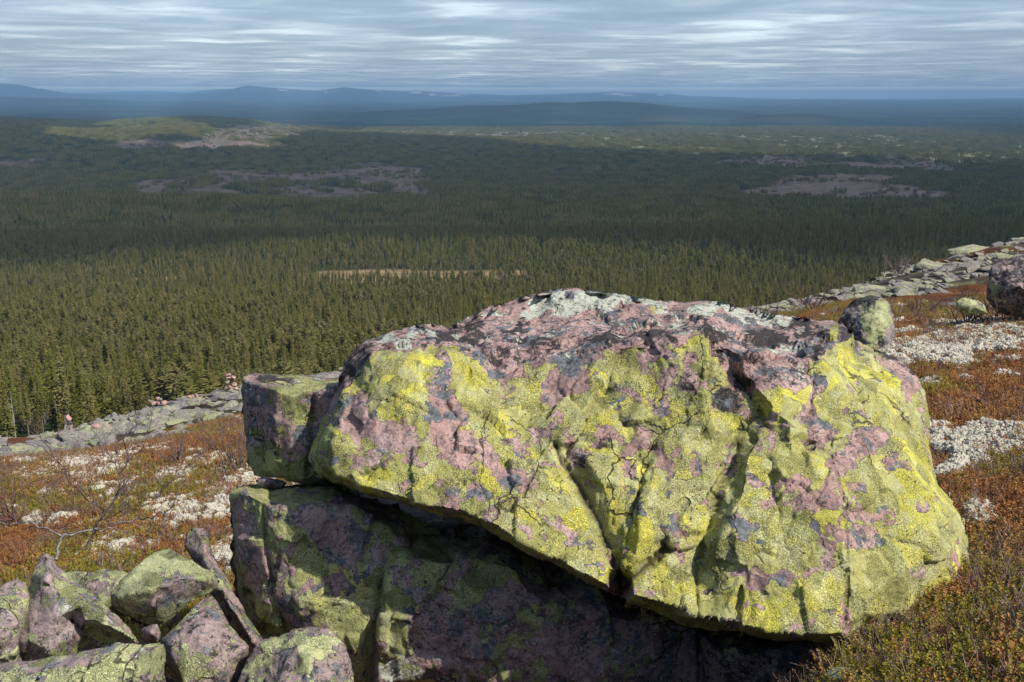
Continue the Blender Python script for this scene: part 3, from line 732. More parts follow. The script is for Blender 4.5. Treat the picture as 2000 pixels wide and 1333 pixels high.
    Q = P + np.stack([fbm(P, 4, 3, seed + 3), fbm(P, 4, 3, seed + 4), fbm(P, 4, 3, seed + 6)], -1) * .07
    st = fbm(Q, 5.5, 3, seed + 8); step_ = np.floor(st * 4) / 4 + sstep(.70, 1, (st * 4) % 1) / 4
    ci = np.floor(Q / .16); hh_ = lambda k_: _h(ci[:, 0].astype(np.int64), ci[:, 1].astype(np.int64), ci[:, 2].astype(np.int64), seed * 7 + k_) * 2 - 1
    fac = ((Q / .16 - ci - .5) * np.stack([hh_(1), hh_(2), hh_(3)], -1)).sum(1) * 1.7 + hh_(4) * .25
    ci = np.floor((Q @ np.array([[.8, .36, .48], [-.6, .48, .64], [0, -.8, .6]])) / .07); fac = fac + ((Q @ np.array([[.8, .36, .48], [-.6, .48, .64], [0, -.8, .6]])) / .07 - ci - .5)[:, 0] * hh_(5) * .8
    rel = fac + fbm(P, 3.2, 3, seed + 1) * .30 + step_ * .8 + (ridged(Q, 9, 4, seed + 2) - .6) * .35 + fbm(Q, 32, 3, seed + 9) * .22
    rel = rel - fac * (1 - sstep(2, 26, ed)) * .8
    P = P + nn * (rel * amp)[:, None]
    # far side, coarser
    vb, tb, ob_ = fill(res * 4); tb = ccw(vb, tb)
    edb = seg_dist(vb[:, 0], vb[:, 1], list(map(tuple, poly)) + [tuple(poly[0])])
    db = tri_interp(cv, ct, cd_, vb)
    mean_d = db.mean(); db = db * .6 + mean_d * .4 + thick * np.sqrt(np.clip(edb / 90., 0, 1))
    Pb = unproj(vb[:, 0], vb[:, 1], np.maximum(db, db * 0 + 0)) ; Pb = Pb + np.stack([fbm(Pb, 3, 3, seed + 40)] * 3, -1) * .03
    # join along the outline
    o2f = {int(o): i for i, o in enumerate(orig) if 0 <= o < N_}
    mp = np.empty(len(vb), int); extra = []
    for i, o in enumerate(ob_):
        if 0 <= o < N_ and int(o) in o2f: mp[i] = o2f[int(o)]
        else: mp[i] = len(P) + len(extra); extra.append(i)
    tb = mp[tb]; Vall = np.vstack([P, Pb[extra]]); 
    Tall = np.vstack([tt_, tb if False else tb])
    # orient the back faces away from the front
    nb_ = np.cross(Vall[tb[:, 1]] - Vall[tb[:, 0]], Vall[tb[:, 2]] - Vall[tb[:, 0]]); flip = (nb_ * Vall[tb[:, 0]]).sum(1) < 0
    tb = tb.copy(); tb[flip] = tb[flip][:, ::-1]; Tall = np.vstack([tt_, tb])
    vx = np.concatenate([v[:, 0], vb[extra, 0]]); vy = np.concatenate([v[:, 1], vb[extra, 1]])
    A = [np.full(len(vx), q) for q in base]
    if basef: A = basef(vx, vy, A)
    n1 = fbm(xy3(vx, vy), 1/30., 4, seed + 60); n2 = fbm(xy3(vx, vy), 1/30., 4, seed + 61)
    for (bx_, by_, rx_, ry_, ang, ch, am) in blobs:
        ca, sa = math.cos(math.radians(ang)), math.sin(math.radians(ang)); qx = vx + n1 * 20 - bx_; qy = vy + n2 * 20 - by_
        dd_ = np.hypot((qx * ca + qy * sa) / rx_, (-qx * sa + qy * ca) / ry_); f = 1 - sstep(.30, 1.45, dd_)
        A["ykwb".index(ch)] = A["ykwb".index(ch)] + am * f
    lcv = np.concatenate([lc, np.zeros(len(extra))])
    org = Vall.mean(0); org[2] = Vall[:, 2].min()
    me = mesh_from(name, Vall - org, Tall, (M_rock,), {"ly": ('FLOAT', A[0]), "lk": ('FLOAT', A[1]), "lw": ('FLOAT', A[2]), "lb": ('FLOAT', A[3]), "lc": ('FLOAT', lcv), "lp": ('FLOAT', np.full(len(vx), pale))})
    return link(name, me, tuple(org), **kw)

# ---- the big overhanging boulder
OUT = [(603,895,3.42),(612,860,3.45),(630,815,3.5),(655,765,3.55),(672,715,3.6),(690,690,3.62),(712,664,3.65),(745,655,3.68),(790,641,3.72),(830,632,3.75),(850,634,3.76),(880,640,3.74),(905,625,3.8),(940,606,3.86),(985,592,3.9),(1030,578,3.93),(1080,566,3.96),(1130,563,3.98),(1180,570,3.96),(1230,580,3.93),(1270,588,3.9),(1330,592,3.9),(1370,588,3.9),(1420,594,3.88),(1470,605,3.85),(1530,614,3.83),(1590,622,3.8),(1620,628,3.78),(1645,632,3.76),(1668,655,3.74),(1685,672,3.72),(1705,680,3.7),(1730,690,3.68),(1765,712,3.65),(1790,735,3.6),(1806,765,3.56),(1812,800,3.52),(1814,850,3.46),(1822,910,3.38),(1832,950,3.32),(1850,972,3.28),(1870,995,3.24),(1888,1035,3.2),(1895,1080,3.16),(1893,1125,3.12),(1880,1150,3.05),(1840,1185,2.98),(1790,1215,2.92),(1740,1240,2.88),(1690,1252,2.85),(1650,1257,2.84),(1600,1254,2.84),(1540,1254,2.86),(1470,1244,2.9),(1400,1227,2.93),(1340,1214,2.97),(1280,1195,3.0),(1230,1180,3.03),(1215,1166,3.08),(1200,1158,3.05),(1185,1156,3.03),(1150,1142,3.04),(1100,1114,3.08),(1040,1086,3.12),(980,1052,3.18),(940,1027,3.22),(900,1010,3.26),(850,1006,3.3),(800,992,3.33),(740,976,3.36),(690,956,3.38),(650,941,3.4),(615,919,3.42)]
LN = [
 [(672,728,3.46),(668,800,3.24),(650,870,3.14),(648,915,3.12)],                                    # left corner
 [(655,930,3.12),(700,950,3.06),(750,967,3.02),(800,982,2.99),(850,996,2.96),(905,1003,2.94),(945,1019,2.92),(1000,1050,2.885),(1060,1085,2.86),(1110,1110,2.84),(1160,1134,2.82),(1188,1149,2.82)],
 [(1232,1166,2.85),(1290,1182,2.82),(1350,1200,2.79),(1410,1214,2.76),(1480,1231,2.73),(1545,1240,2.71),(1600,1240,2.70),(1645,1240,2.71)],
 [(690,712,3.42),(720,690,3.38),(790,688,3.33),(870,690,3.30),(920,706,3.28),(945,735,3.24),(952,780,3.20),(945,850,3.10)],   # left lobe edge
 [(960,720,3.37),(1020,705,3.34),(1090,700,3.30),(1160,690,3.27),(1210,680,3.26),(1275,664,3.24),(1330,662,3.22),(1384,656,3.20)],
 [(1388,662,3.215),(1387,720,3.15),(1384,770,3.10),(1374,830,3.055)],                               # sharp ridge, lit side
 [(1397,672,3.29),(1397,720,3.25),(1394,770,3.18),(1392,820,3.11)],                              # foot of the ridge
 [(1410,672,3.31),(1440,735,3.25),(1478,790,3.17),(1500,838,3.07)],                              # bottom of the recess
 [(1432,684,3.26),(1462,740,3.17),(1500,790,3.08),(1540,820,3.02)],                              # recess right brow
 [(1448,690,3.23),(1500,700,3.22),(1560,702,3.22),(1600,690,3.26),(1630,668,3.36),(1650,662,3.42)],
 [(1108,878,3.12),(1130,920,3.075),(1160,980,3.01),(1185,1040,2.96),(1210,1100,2.93)],            # bottom of the dark V groove
 [(1090,872,3.08),(1095,920,3.03),(1130,985,2.97),(1160,1050,2.92),(1192,1110,2.88)],
 [(1150,900,3.04),(1180,960,2.99),(1205,1030,2.95),(1225,1090,2.91)],
 [(1212,700,3.27),(1185,760,3.22),(1160,810,3.17),(1125,860,3.12)],                              # groove down from the brow
 [(1190,700,3.25),(1160,760,3.19),(1130,810,3.14)],
 [(1455,862,3.03),(1418,950,2.965),(1388,1030,2.92),(1368,1090,2.90),(1362,1140,2.885)],           # foot of the wedge
 [(1470,866,2.99),(1448,950,2.90),(1422,1030,2.85),(1392,1090,2.85),(1374,1150,2.86)],           # plateau edge above the wedge
 [(1270,880,3.05),(1250,960,2.99),(1225,1040,2.93)],
 [(1280,900,3.02),(1268,970,2.94),(1246,1050,2.88),(1232,1105,2.87)],
 [(1340,860,3.04),(1340,940,2.97),(1345,1010,2.93),(1320,1040,2.90)],
 [(1628,888,2.94),(1640,960,2.88),(1652,1040,2.82),(1655,1120,2.77),(1650,1190,2.74)],           # long crack on the right
 [(1600,700,3.25),(1595,760,3.17),(1588,820,3.08),(1590,860,3.02)],
 [(1700,700,3.52),(1735,770,3.34),(1760,860,3.18),(1790,950,3.05),(1820,1010,2.98),(1840,1070,2.95),(1845,1130,2.95)],
 [(1660,720,3.36),(1700,790,3.20),(1690,860,3.06),(1640,870,3.00)],
]
PT = [(880,660,3.55),(800,660,3.55),(1050,620,3.75),(1150,630,3.62),(1300,625,3.66),(1450,640,3.62),(1560,650,3.58),(1000,660,3.55),
 (740,790,3.17),(830,760,3.17),(800,850,3.09),(880,900,3.04),(720,880,3.10),(760,930,3.03),(880,970,2.98),(830,720,3.25),(850,800,3.14),(780,770,3.15),
 (990,800,3.20),(990,880,3.10),(1040,820,3.17),(1020,950,2.98),(1060,900,3.08),(1080,1020,2.93),(960,960,2.97),(1050,760,3.25),
 (1250,760,3.18),(1300,740,3.17),(1230,840,3.12),(1330,800,3.12),(1290,850,3.09),(1200,900,3.05),(1180,860,3.1),
 (1440,840,3.14),(1420,880,3.07),(1380,900,3.04),(1400,860,3.10),(1470,700,3.2),(1530,760,3.12),(1550,880,2.97),(1500,900,2.97),(1560,1000,2.86),(1500,1100,2.80),(1580,1150,2.75),(1450,1180,2.79),(1300,1120,2.88),(1340,1150,2.85),(1265,1090,2.88),
 (1690,940,2.98),(1730,1000,2.95),(1700,1080,2.86),(1720,1150,2.81),(1780,1100,2.90),(1750,1200,2.83),(1650,820,3.08),(1640,750,3.17),(1620,800,3.1),(1590,950,2.9),(1800,1160,2.93),(1690,1200,2.77)]
CR = [([(1212,690),(1180,770),(1140,830)],5,0.012),([(1085,872),(1100,900),(1140,965),(1180,1050),(1210,1120),(1213,1160)],8,0.036),([(1300,1070),(1270,1100),(1235,1130),(1213,1155)],10,0.036),
 ([(1390,660),(1391,740),(1386,800),(1370,850)],4,0.018),([(1405,690),(1440,745),(1480,800),(1500,838)],5,0.021),([(1448,858),(1400,970),(1372,1060),(1360,1120),(1362,1200)],4,0.018),
 ([(1625,880),(1640,950),(1652,1040),(1656,1120),(1650,1240)],3,0.012),([(1590,700),(1588,760),(1580,840),(1585,870)],4,0.018),([(1765,740),(1735,800),(1690,850),(1640,862)],3,0.0108),
 ([(870,790),(900,830),(890,850)],7,0.018),([(750,765),(800,790),(840,810)],6,0.0084),([(1585,868),(1620,872),(1645,900)],5,0.015),([(1640,866),(1690,856)],4,0.012),([(1265,900),(1240,990),(1225,1060)],3,0.009),
 ([(925,700),(935,730),(960,760)],5,0.012),([(945,640),(965,655),(975,690)],5,0.012),([(1330,605),(1335,640)],5,0.012),([(1650,640),(1625,660),(1620,700)],4,0.012),([(1340,980),(1322,1020),(1330,1050),(1365,1045)],4,0.012),
 ([(1150,830),(1110,880)],4,0.012),([(1700,1030),(1660,1100)],2,0.0024),([(1480,870),(1450,930)],3,0.0072),([(960,850),(955,930),(965,990)],2.5,0.0048),([(900,860),(985,1000),(1010,1050)],2,0.0024)]
BRX = [600,640,690,740,880,945,960,1050,1160,1200,1270,1310,1388,1405,1440,1500,1560,1600,1640,1680,1720,1760,1830]
BRY = [800,790,735,688,684,700,730,706,700,684,664,662,654,720,765,752,752,690,660,650,690,720,760]
def mainf(x, y, A):
    by = np.interp(x, BRX, BRY); n_ = fbm(xy3(x, y), 1/40., 4, 300) * 22
    t = sstep(-8, 14, y - by + n_)
    A[0] = .04 + .66 * t + .10 * sstep(900, 1150, y) * t + .06 * sstep(950, 1050, x) * t + .27 * t * fbm(xy3(x, y), 1/34., 4, 301)
    A[1] = .31 - .18 * t
    A[2] = .26 * (1 - t) + .03 - .1 * t
    A[3] = .30 + 0 * x
    # bare crust on the top, mottled dark along the brow
    A[1] = A[1] + .10 * np.exp(-((y - by + 18) / 22.) ** 2)
    return A
BL = [ # x y rx ry angle channel amount    (y yellow, k black, w white, b bright)
 (1130,585,115,20,-3,'w',.75),(1050,604,60,14,-18,'w',.6),(1240,592,60,12,8,'w',.5),(1400,602,60,12,5,'w',.5),(1480,618,90,14,8,'w',.65),(1350,640,60,14,5,'w',.35),(790,660,50,13,-5,'w',.45),(740,664,30,7,-25,'w',.4),(890,632,30,6,-30,'w',.7),(1590,655,35,12,15,'w',.2),
 (900,655,60,16,-5,'k',.35),(1010,640,30,12,-10,'k',.3),(1170,658,40,14,0,'k',.45),(1040,668,50,10,10,'k',.3),(700,700,20,50,25,'k',.2),(680,760,14,45,15,'k',.3),(1500,665,45,16,5,'k',.45),(1560,640,45,12,10,'k',.35),(1275,655,36,10,0,'k',.45),(1400,650,40,12,20,'k',.45),(1600,700,20,30,0,'k',.25),(1660,660,30,22,30,'k',.5),(1735,690,20,12,30,'k',.5),(1770,715,12,26,-20,'k',.3),(980,690,40,22,10,'k',.15),(870,700,12,28,0,'k',.1),
 (745,845,65,30,10,'y',-.62),(690,800,26,60,10,'y',-.42),(865,720,10,40,0,'y',-.55),(862,790,26,70,0,'y',-.62),(885,840,40,40,30,'y',-.55),(800,890,70,16,10,'y',-.35),(905,880,42,34,-10,'y',-.45),(720,905,44,14,10,'y',-.30),(985,925,34,24,20,'y',-.62),(940,965,24,16,0,'y',-.62),(960,1010,16,10,0,'y',-.3),
 (770,745,78,60,0,'y',.30),(820,704,115,22,0,'y',.35),(912,740,36,52,-10,'y',.35),(730,932,60,20,12,'y',.25),(700,880,24,14,0,'y',.1),(760,880,22,24,0,'y',.2),(830,870,20,24,0,'y',.25),
 (770,780,62,42,0,'b',.55),(820,706,100,20,0,'b',.45),(925,735,24,40,0,'b',.4),(730,930,50,20,10,'b',.5),(850,770,30,30,0,'b',-.3),(1100,960,55,50,20,'b',.45),(1020,1000,40,40,0,'b',.4),(1060,1060,50,24,30,'b',.2),(1190,1000,22,70,-10,'b',.4),(1310,675,46,11,3,'b',.5),(1520,800,46,40,0,'b',.5),(1640,720,34,40,0,'b',.35),(1270,760,30,50,0,'b',.2),(1750,800,40,90,-15,'b',.3),(1790,960,40,80,-25,'b',.35),(1260,980,20,70,10,'b',.3),
 (1500,1080,150,110,0,'b',-.22),(1400,860,60,50,0,'b',-.3),(1720,1150,100,70,0,'b',-.3),(1060,830,60,60,0,'b',-.25),(1220,720,30,50,0,'b',-.3),(1320,930,50,90,0,'b',-.1),(1560,900,100,20,0,'b',.15),
 (1095,745,50,34,-20,'y',-.72),(1000,720,40,30,0,'y',-.4),(1080,725,20,14,0,'y',.6),(1180,690,18,10,0,'y',.5),(1195,850,28,26,0,'y',-.55),(1185,880,22,20,-40,'k',.55),(1140,905,30,32,30,'k',.4),(1140,905,26,32,30,'y',-.4),(1350,730,22,60,5,'y',-.52),(1345,740,16,40,0,'k',.4),(1300,700,60,18,0,'y',-.35),(1310,740,14,26,0,'y',-.4),(1220,770,24,24,30,'y',-.3),(1260,870,26,18,0,'y',-.35),
 (1420,770,34,40,30,'k',.45),(1420,765,32,42,30,'y',-.5),(1410,700,18,30,0,'y',.2),(1470,725,40,40,10,'y',-.2),(1495,720,70,40,8,'y',-.75),(1545,740,30,34,0,'y',-.5),(1530,790,40,10,0,'y',.2),(1592,800,14,70,0,'y',-.55),(1592,800,16,60,0,'k',.22),(1640,770,34,40,0,'y',-.1),(1695,740,24,40,10,'y',-.22),(1680,810,40,26,-30,'y',-.22),(1610,840,24,24,0,'y',-.4),(1690,870,34,18,-20,'y',-.7),(1640,905,26,26,0,'y',-.55),(1670,950,30,14,20,'y',-.3),(1730,905,14,30,0,'y',-.2),(1780,770,12,40,-10,'y',-.55),(1500,860,16,26,10,'y',-.3),(1530,850,14,14,0,'k',.3),
 (1588,985,40,18,-10,'y',-.80),(1565,945,18,16,0,'y',-.6),(1618,960,14,34,0,'y',-.6),(1600,1030,14,30,5,'y',-.6),(1618,1060,12,34,20,'y',-.6),(1617,1060,14,24,20,'k',.3),(1610,1095,12,16,0,'y',-.6),(1455,1030,28,26,0,'y',-.42),(1455,1040,14,24,10,'y',-.3),(1436,1014,24,16,0,'k',.3),(1486,1022,10,12,0,'k',.4),(1510,980,12,16,0,'y',-.9),(1480,935,18,10,0,'y',-.5),(1485,1135,34,20,-10,'y',-.72),(1560,1125,50,9,-5,'y',-.55),(1385,1148,26,13,10,'k',.5),(1385,1148,26,13,10,'y',-.4),(1470,1180,28,12,10,'y',-.5),(1500,1185,14,12,0,'y',-.4),(1650,1195,12,40,5,'y',-.5),(1555,1230,24,14,0,'y',-.6),(1700,1230,50,10,0,'y',-.2),(1430,1215,14,8,0,'y',-.4),
 (1880,1090,10,50,0,'y',-.45),(1700,1010,44,22,0,'y',-.4),(1790,1120,24,8,-20,'y',-.4),(1640,1140,12,10,0,'y',-.4),(1230,1000,12,60,10,'y',-.1),(1300,950,18,40,10,'y',-.15),(1215,1150,34,14,0,'y',-.8),(1090,1025,34,8,15,'y',-.6),(1020,1040,10,14,0,'y',-.45),(1110,1060,30,6,20,'y',-.4),(1280,600,8,4,0,'y',.7),(1270,608,10,5,0,'y',1.0),(1615,640,16,14,0,'y',.8),(1680,750,70,60,0,'y',.15),(1640,700,24,30,0,'y',.3),(640,890,30,40,0,'b',-.4),(640,880,36,60,10,'y',-.1),(650,800,20,60,15,'b',-.3),(1120,1090,40,30,30,'y',.15),(655,745,12,50,20,'k',.15),(930,640,60,16,-5,'y',-.2),(1290,830,50,26,0,'y',.1)]
build_rock("overhanging_boulder", OUT, LN, PT, CR, res=3.6, thick=.95, rim=.012, amp=.013, smooth=1, blobs=BL, basef=mainf, seed=11, rough=2.0,
  label="huge pink boulder overhanging at the centre, its broad face coated in bright yellow lichen", category="boulder", group="lichen covered boulders")

def simple(name, label, outline, lines, pts, d_add=0.0, base=(.55, .35, .2, .1), **kw):
    kw.setdefault('pale', .75); kw.setdefault('smooth', 1); kw.setdefault('rim', .012); kw['amp'] = kw.get('amp', .012) * .9
    ol = [(p[0], p[1], (p[2] if len(p) > 2 else None)) for p in outline]
    inn = [q for ln in lines for q in ln] + list(pts); ia = np.array(inn, float)
    o2 = []
    for (x_, y_, d_) in ol:
        if d_ is None:
            w_ = 1 / (np.hypot(ia[:, 0] - x_, ia[:, 1] - y_) + 3) ** 2; d_ = (ia[:, 2] * w_).sum() / w_.sum() + .06
        o2.append((x_, y_, d_))
    return build_rock(name, o2, lines, pts, base=base, label=label, category="boulder", group="lichen covered boulders", **kw)

simple("square_boulder", "square pinkish boulder with a flat top, wedged behind the left end of the huge boulder",
 [(476,735,3.85),(500,727,4.0),(560,732,4.02),(610,737,4.02),(640,735,4.0),(700,735,4.0),(712,800,3.9),(712,900,3.9),(690,945,3.8),(650,948,3.75),(612,952,3.68),(590,950,3.66),(560,943,3.66),(530,936,3.68),(498,928,3.74),(487,900,3.78),(481,850,3.8),(476,800,3.82),(473,760,3.84)],
 [[(482,745,3.80),(510,752,3.70),(540,763,3.60),(575,768,3.58),(610,765,3.56),(660,760,3.54)],[(540,766,3.6),(535,830,3.60),(530,900,3.62),(545,930,3.64)],[(600,770,3.58),(598,850,3.57),(590,940,3.6)]],
 [(500,850,3.74),(565,850,3.57),(640,850,3.6),(640,920,3.62)], base=(.56,.30,.12,-.1), seed=21, res=4, pale=.3, amp=.012, thick=.5,
 blobs=[(505,800,26,90,0,'y',-.55),(545,736,45,9,3,'k',.5),(600,740,36,8,0,'w',.5),(590,758,44,8,0,'y',.45),(590,758,44,8,0,'b',.45),(500,735,20,8,0,'y',-.6),(505,880,22,40,0,'y',.62),(560,920,60,24,0,'y',.35),(580,800,30,40,0,'y',.2),(510,900,12,20,0,'k',.5),(528,870,8,18,0,'k',.5),(610,850,9,60,0,'y',-.6)],
 cracks=[([(612,770),(608,850),(600,930)],3,.02)])
simple("lower_left_boulder", "tall mottled boulder with a pale flat top, underneath the left end of the huge boulder",
 [(446,962,3.62),(455,950,3.72),(475,945,3.78),(530,944,3.8),(600,944,3.8),(660,950,3.75),(740,985,3.6),(800,1005,3.6),(860,1040,3.5),(880,1200,3.6),(880,1420,3.6),(560,1420,3.6),(530,1330,3.62),(512,1262,3.62),(482,1212,3.6),(465,1150,3.6),(460,1080,3.6),(452,1010,3.6)],
 [[(452,968,3.50),(478,962,3.42),(500,972,3.36),(530,988,3.3),(580,990,3.27),(630,988,3.25),(690,998,3.25),(760,1030,3.28)],[(478,965,3.42),(478,1050,3.40),(482,1150,3.42),(500,1220,3.45)],[(505,980,3.34),(512,1080,3.33),(525,1180,3.36),(560,1290,3.4)],[(745,1045,3.27),(735,1130,3.24),(715,1220,3.25),(700,1330,3.3)]],
 [(600,1080,3.27),(620,1200,3.27),(640,1300,3.3),(580,1200,3.3),(670,1100,3.25),(560,965,3.5),(640,970,3.5),(820,1100,3.35),(800,1250,3.4)],
 base=(.62,.28,.16,.1), seed=22, res=4, pale=.35, amp=.016, thick=.5, cracks=[([(512,985),(520,1080),(540,1180),(560,1240)],4,.02),([(478,1150),(500,1200),(520,1215)],4,.03)],
 blobs=[(560,966,90,12,2,'y',.35),(560,962,80,10,2,'w',.6),(460,965,14,14,0,'y',.5),(460,965,14,14,0,'b',.5),(570,1060,45,50,0,'y',.15),(655,1060,50,40,0,'y',-.45),(700,1050,40,30,0,'y',-.5),(620,1010,60,20,0,'y',-.3),(640,1150,40,30,0,'y',-.3),(480,1030,14,60,0,'y',-.4),(500,1110,14,50,0,'y',-.4),(700,990,60,14,15,'y',-.6),(600,1115,24,40,20,'y',.4),(600,1115,24,40,20,'b',.2),(650,1110,14,14,0,'y',.5),(640,1170,30,24,0,'y',.3),(690,1200,40,40,0,'y',.3)])
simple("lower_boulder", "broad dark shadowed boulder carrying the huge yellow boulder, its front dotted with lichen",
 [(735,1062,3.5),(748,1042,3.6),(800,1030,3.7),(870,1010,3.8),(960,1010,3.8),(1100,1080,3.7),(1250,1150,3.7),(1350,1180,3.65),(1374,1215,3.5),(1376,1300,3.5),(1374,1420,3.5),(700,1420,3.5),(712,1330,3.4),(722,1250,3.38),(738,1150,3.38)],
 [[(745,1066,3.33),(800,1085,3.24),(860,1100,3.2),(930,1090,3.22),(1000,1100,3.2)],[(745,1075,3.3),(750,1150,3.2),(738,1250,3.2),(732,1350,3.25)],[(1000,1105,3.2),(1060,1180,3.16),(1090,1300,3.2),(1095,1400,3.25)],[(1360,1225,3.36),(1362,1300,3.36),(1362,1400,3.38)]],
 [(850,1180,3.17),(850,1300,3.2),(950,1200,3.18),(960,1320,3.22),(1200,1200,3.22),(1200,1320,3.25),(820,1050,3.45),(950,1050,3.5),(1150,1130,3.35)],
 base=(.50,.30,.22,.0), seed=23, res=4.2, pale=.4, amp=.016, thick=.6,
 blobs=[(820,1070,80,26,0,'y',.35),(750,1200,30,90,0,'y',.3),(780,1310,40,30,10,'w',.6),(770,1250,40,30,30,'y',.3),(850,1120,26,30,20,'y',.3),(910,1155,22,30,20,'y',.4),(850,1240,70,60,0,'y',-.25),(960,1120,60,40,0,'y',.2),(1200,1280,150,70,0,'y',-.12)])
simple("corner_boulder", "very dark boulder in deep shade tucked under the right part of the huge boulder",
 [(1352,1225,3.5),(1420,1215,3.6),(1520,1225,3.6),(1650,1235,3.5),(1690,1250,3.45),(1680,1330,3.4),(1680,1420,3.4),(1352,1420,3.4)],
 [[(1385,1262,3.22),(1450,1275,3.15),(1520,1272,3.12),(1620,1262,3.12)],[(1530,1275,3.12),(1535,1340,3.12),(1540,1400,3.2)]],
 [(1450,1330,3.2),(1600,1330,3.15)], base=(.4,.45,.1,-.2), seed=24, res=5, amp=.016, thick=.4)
simple("round_boulder", "rounded lichen blotched boulder at the bottom edge, in front of the tall mottled one",
 [(452,1420),(462,1333),(480,1290),(500,1255),(530,1240),(545,1244),(570,1230),(605,1225),(640,1232),(670,1260),(688,1300),(694,1340),(700,1420)],
 [[(545,1262,2.88),(560,1300,2.78),(540,1350,2.72)],[(600,1245,2.88),(650,1290,2.82),(660,1340,2.8)]],
 [(600,1290,2.76),(600,1340,2.72),(500,1310,2.85),(500,1400,2.75),(640,1400,2.78)], base=(.52,.36,.12,.1), seed=25, res=4, amp=.012, thick=.4,
 blobs=[(620,1270,34,30,0,'y',.4),(620,1270,34,30,0,'b',.4),(650,1310,30,20,0,'y',-.3),(560,1300,20,40,0,'y',-.3)])
simple("pointed_boulder", "pointed grey-green boulder rising at the left, sloping down to the right",
 [(52,1165),(60,1120),(75,1092),(88,1077),(105,1090),(118,1110),(140,1128),(165,1148),(200,1170),(230,1200),(260,1235),(275,1252),(262,1290),(200,1300),(130,1300),(60,1310),(20,1320),(10,1260),(35,1200)],
 [[(88,1084,3.1),(95,1130,2.98),(110,1200,2.92),(115,1250,2.92)],[(118,1120,3.06),(160,1180,2.95),(220,1225,2.92),(262,1248,2.95)],[(140,1210,3.02),(180,1235,3.05),(230,1250,3.04)]],
 [(60,1180,3.0),(50,1250,2.92),(90,1270,2.9),(160,1215,2.93),(180,1270,3.1)], base=(.56,.30,.22,-.05), seed=26, res=4, amp=.014, thick=.4,
 blobs=[(95,1100,40,24,30,'y',-.3),(120,1220,50,40,0,'y',-.25),(150,1180,40,30,30,'y',.2),(200,1200,50,20,40,'w',.3)])
simple("left_edge_boulder", "blocky yellow-green boulder cut by the left edge, beside the pointed one",
 [(-80,1150),(0,1143),(30,1128),(52,1135),(64,1165),(62,1200),(48,1260),(45,1320),(-80,1330)],
 [[(30,1150,2.98),(40,1200,2.92),(25,1300,2.92)]],[(0,1180,2.9),(-40,1250,2.85),(0,1260,2.85)], base=(.58,.28,.2,.1), seed=27, res=5, amp=.012, thick=.4)
simple("flat_back_boulder", "low flat pale-topped boulder behind the pointed and the roof-shaped ones",
 [(105,1128),(120,1120),(150,1112),(180,1116),(200,1111),(240,1114),(262,1128),(262,1180),(240,1215),(200,1210),(150,1180)],
 [[(125,1140,3.5),(180,1150,3.42),(240,1140,3.42)]],[(200,1180,3.38)], base=(.7,.25,.35,-.1), seed=28, res=4, amp=.010, thick=.4)
simple("roof_shaped_boulder", "angular boulder like a roof, pale green lit top and dark front, left of centre",
 [(217,1160),(240,1130),(270,1105),(300,1080),(322,1069),(345,1077),(375,1095),(405,1115),(427,1137),(418,1152),(385,1167),(350,1196),(318,1222),(300,1224),(270,1213),(235,1195),(217,1178)],
 [[(322,1076,3.3),(336,1100,3.16),(350,1124,3.06)],[(225,1168,3.08),(258,1158,3.02),(290,1152,3.0),(330,1142,3.02),(350,1126,3.05),(385,1130,3.12),(420,1138,3.2)]],
 [(290,1110,3.18),(260,1140,3.1),(300,1190,3.05),(350,1165,3.1),(270,1185,3.06),(380,1110,3.2)], base=(.60,.30,.15,.0), seed=29, res=3.6, amp=.008, thick=.35, smooth=1,
 blobs=[(285,1115,70,36,-40,'y',.35),(380,1112,50,16,30,'y',.3),(320,1175,60,18,-20,'y',-.25),(340,1130,20,14,0,'y',-.6)])
simple("leaning_boulder", "narrow upright slab leaning behind the roof-shaped boulder",
 [(362,1045),(375,1028),(395,1026),(408,1040),(415,1080),(428,1110),(447,1140),(467,1168),(485,1205),(510,1245),(530,1275),(490,1275),(450,1215),(420,1180),(405,1140),(390,1110),(370,1085),(361,1065)],
 [[(384,1036,3.5),(396,1090,3.42),(425,1140,3.36),(455,1190,3.3),(495,1255,3.3)]],[(405,1070,3.45),(440,1170,3.36)], base=(.50,.38,.15,-.1), seed=30, res=4, amp=.010, thick=.2)
simple("diamond_boulder", "brown-pink four-cornered boulder standing on its corner, in front of the leaning slab",
 [(314,1252),(345,1217),(375,1182),(410,1163),(425,1178),(440,1205),(470,1240),(490,1262),(482,1295),(465,1350),(440,1420),(360,1420),(340,1320),(325,1285)],
 [[(410,1172,3.12),(360,1215,3.0),(328,1252,2.92)],[(322,1256,2.94),(345,1300,2.88),(372,1360,2.86)],[(418,1182,3.1),(455,1235,2.98),(482,1265,2.95)]],
 [(390,1240,2.92),(410,1290,2.88),(400,1340,2.86),(450,1290,2.92)], base=(.48,.34,.12,-.05), seed=31, res=3.6, amp=.009, thick=.35, smooth=1,
 blobs=[(395,1215,44,24,-20,'y',-.3),(400,1300,70,30,0,'y',.2),(355,1225,26,24,-40,'y',.25)])
simple("small_wedge_boulder", "small reddish wedge of rock jammed between the roof-shaped and four-cornered boulders",
 [(274,1228),(290,1220),(308,1218),(314,1236),(312,1252),(290,1256),(276,1250)],[],[(295,1237,3.02)], base=(.1,.2,.05,0), seed=32, res=3, amp=.005, thick=.12)
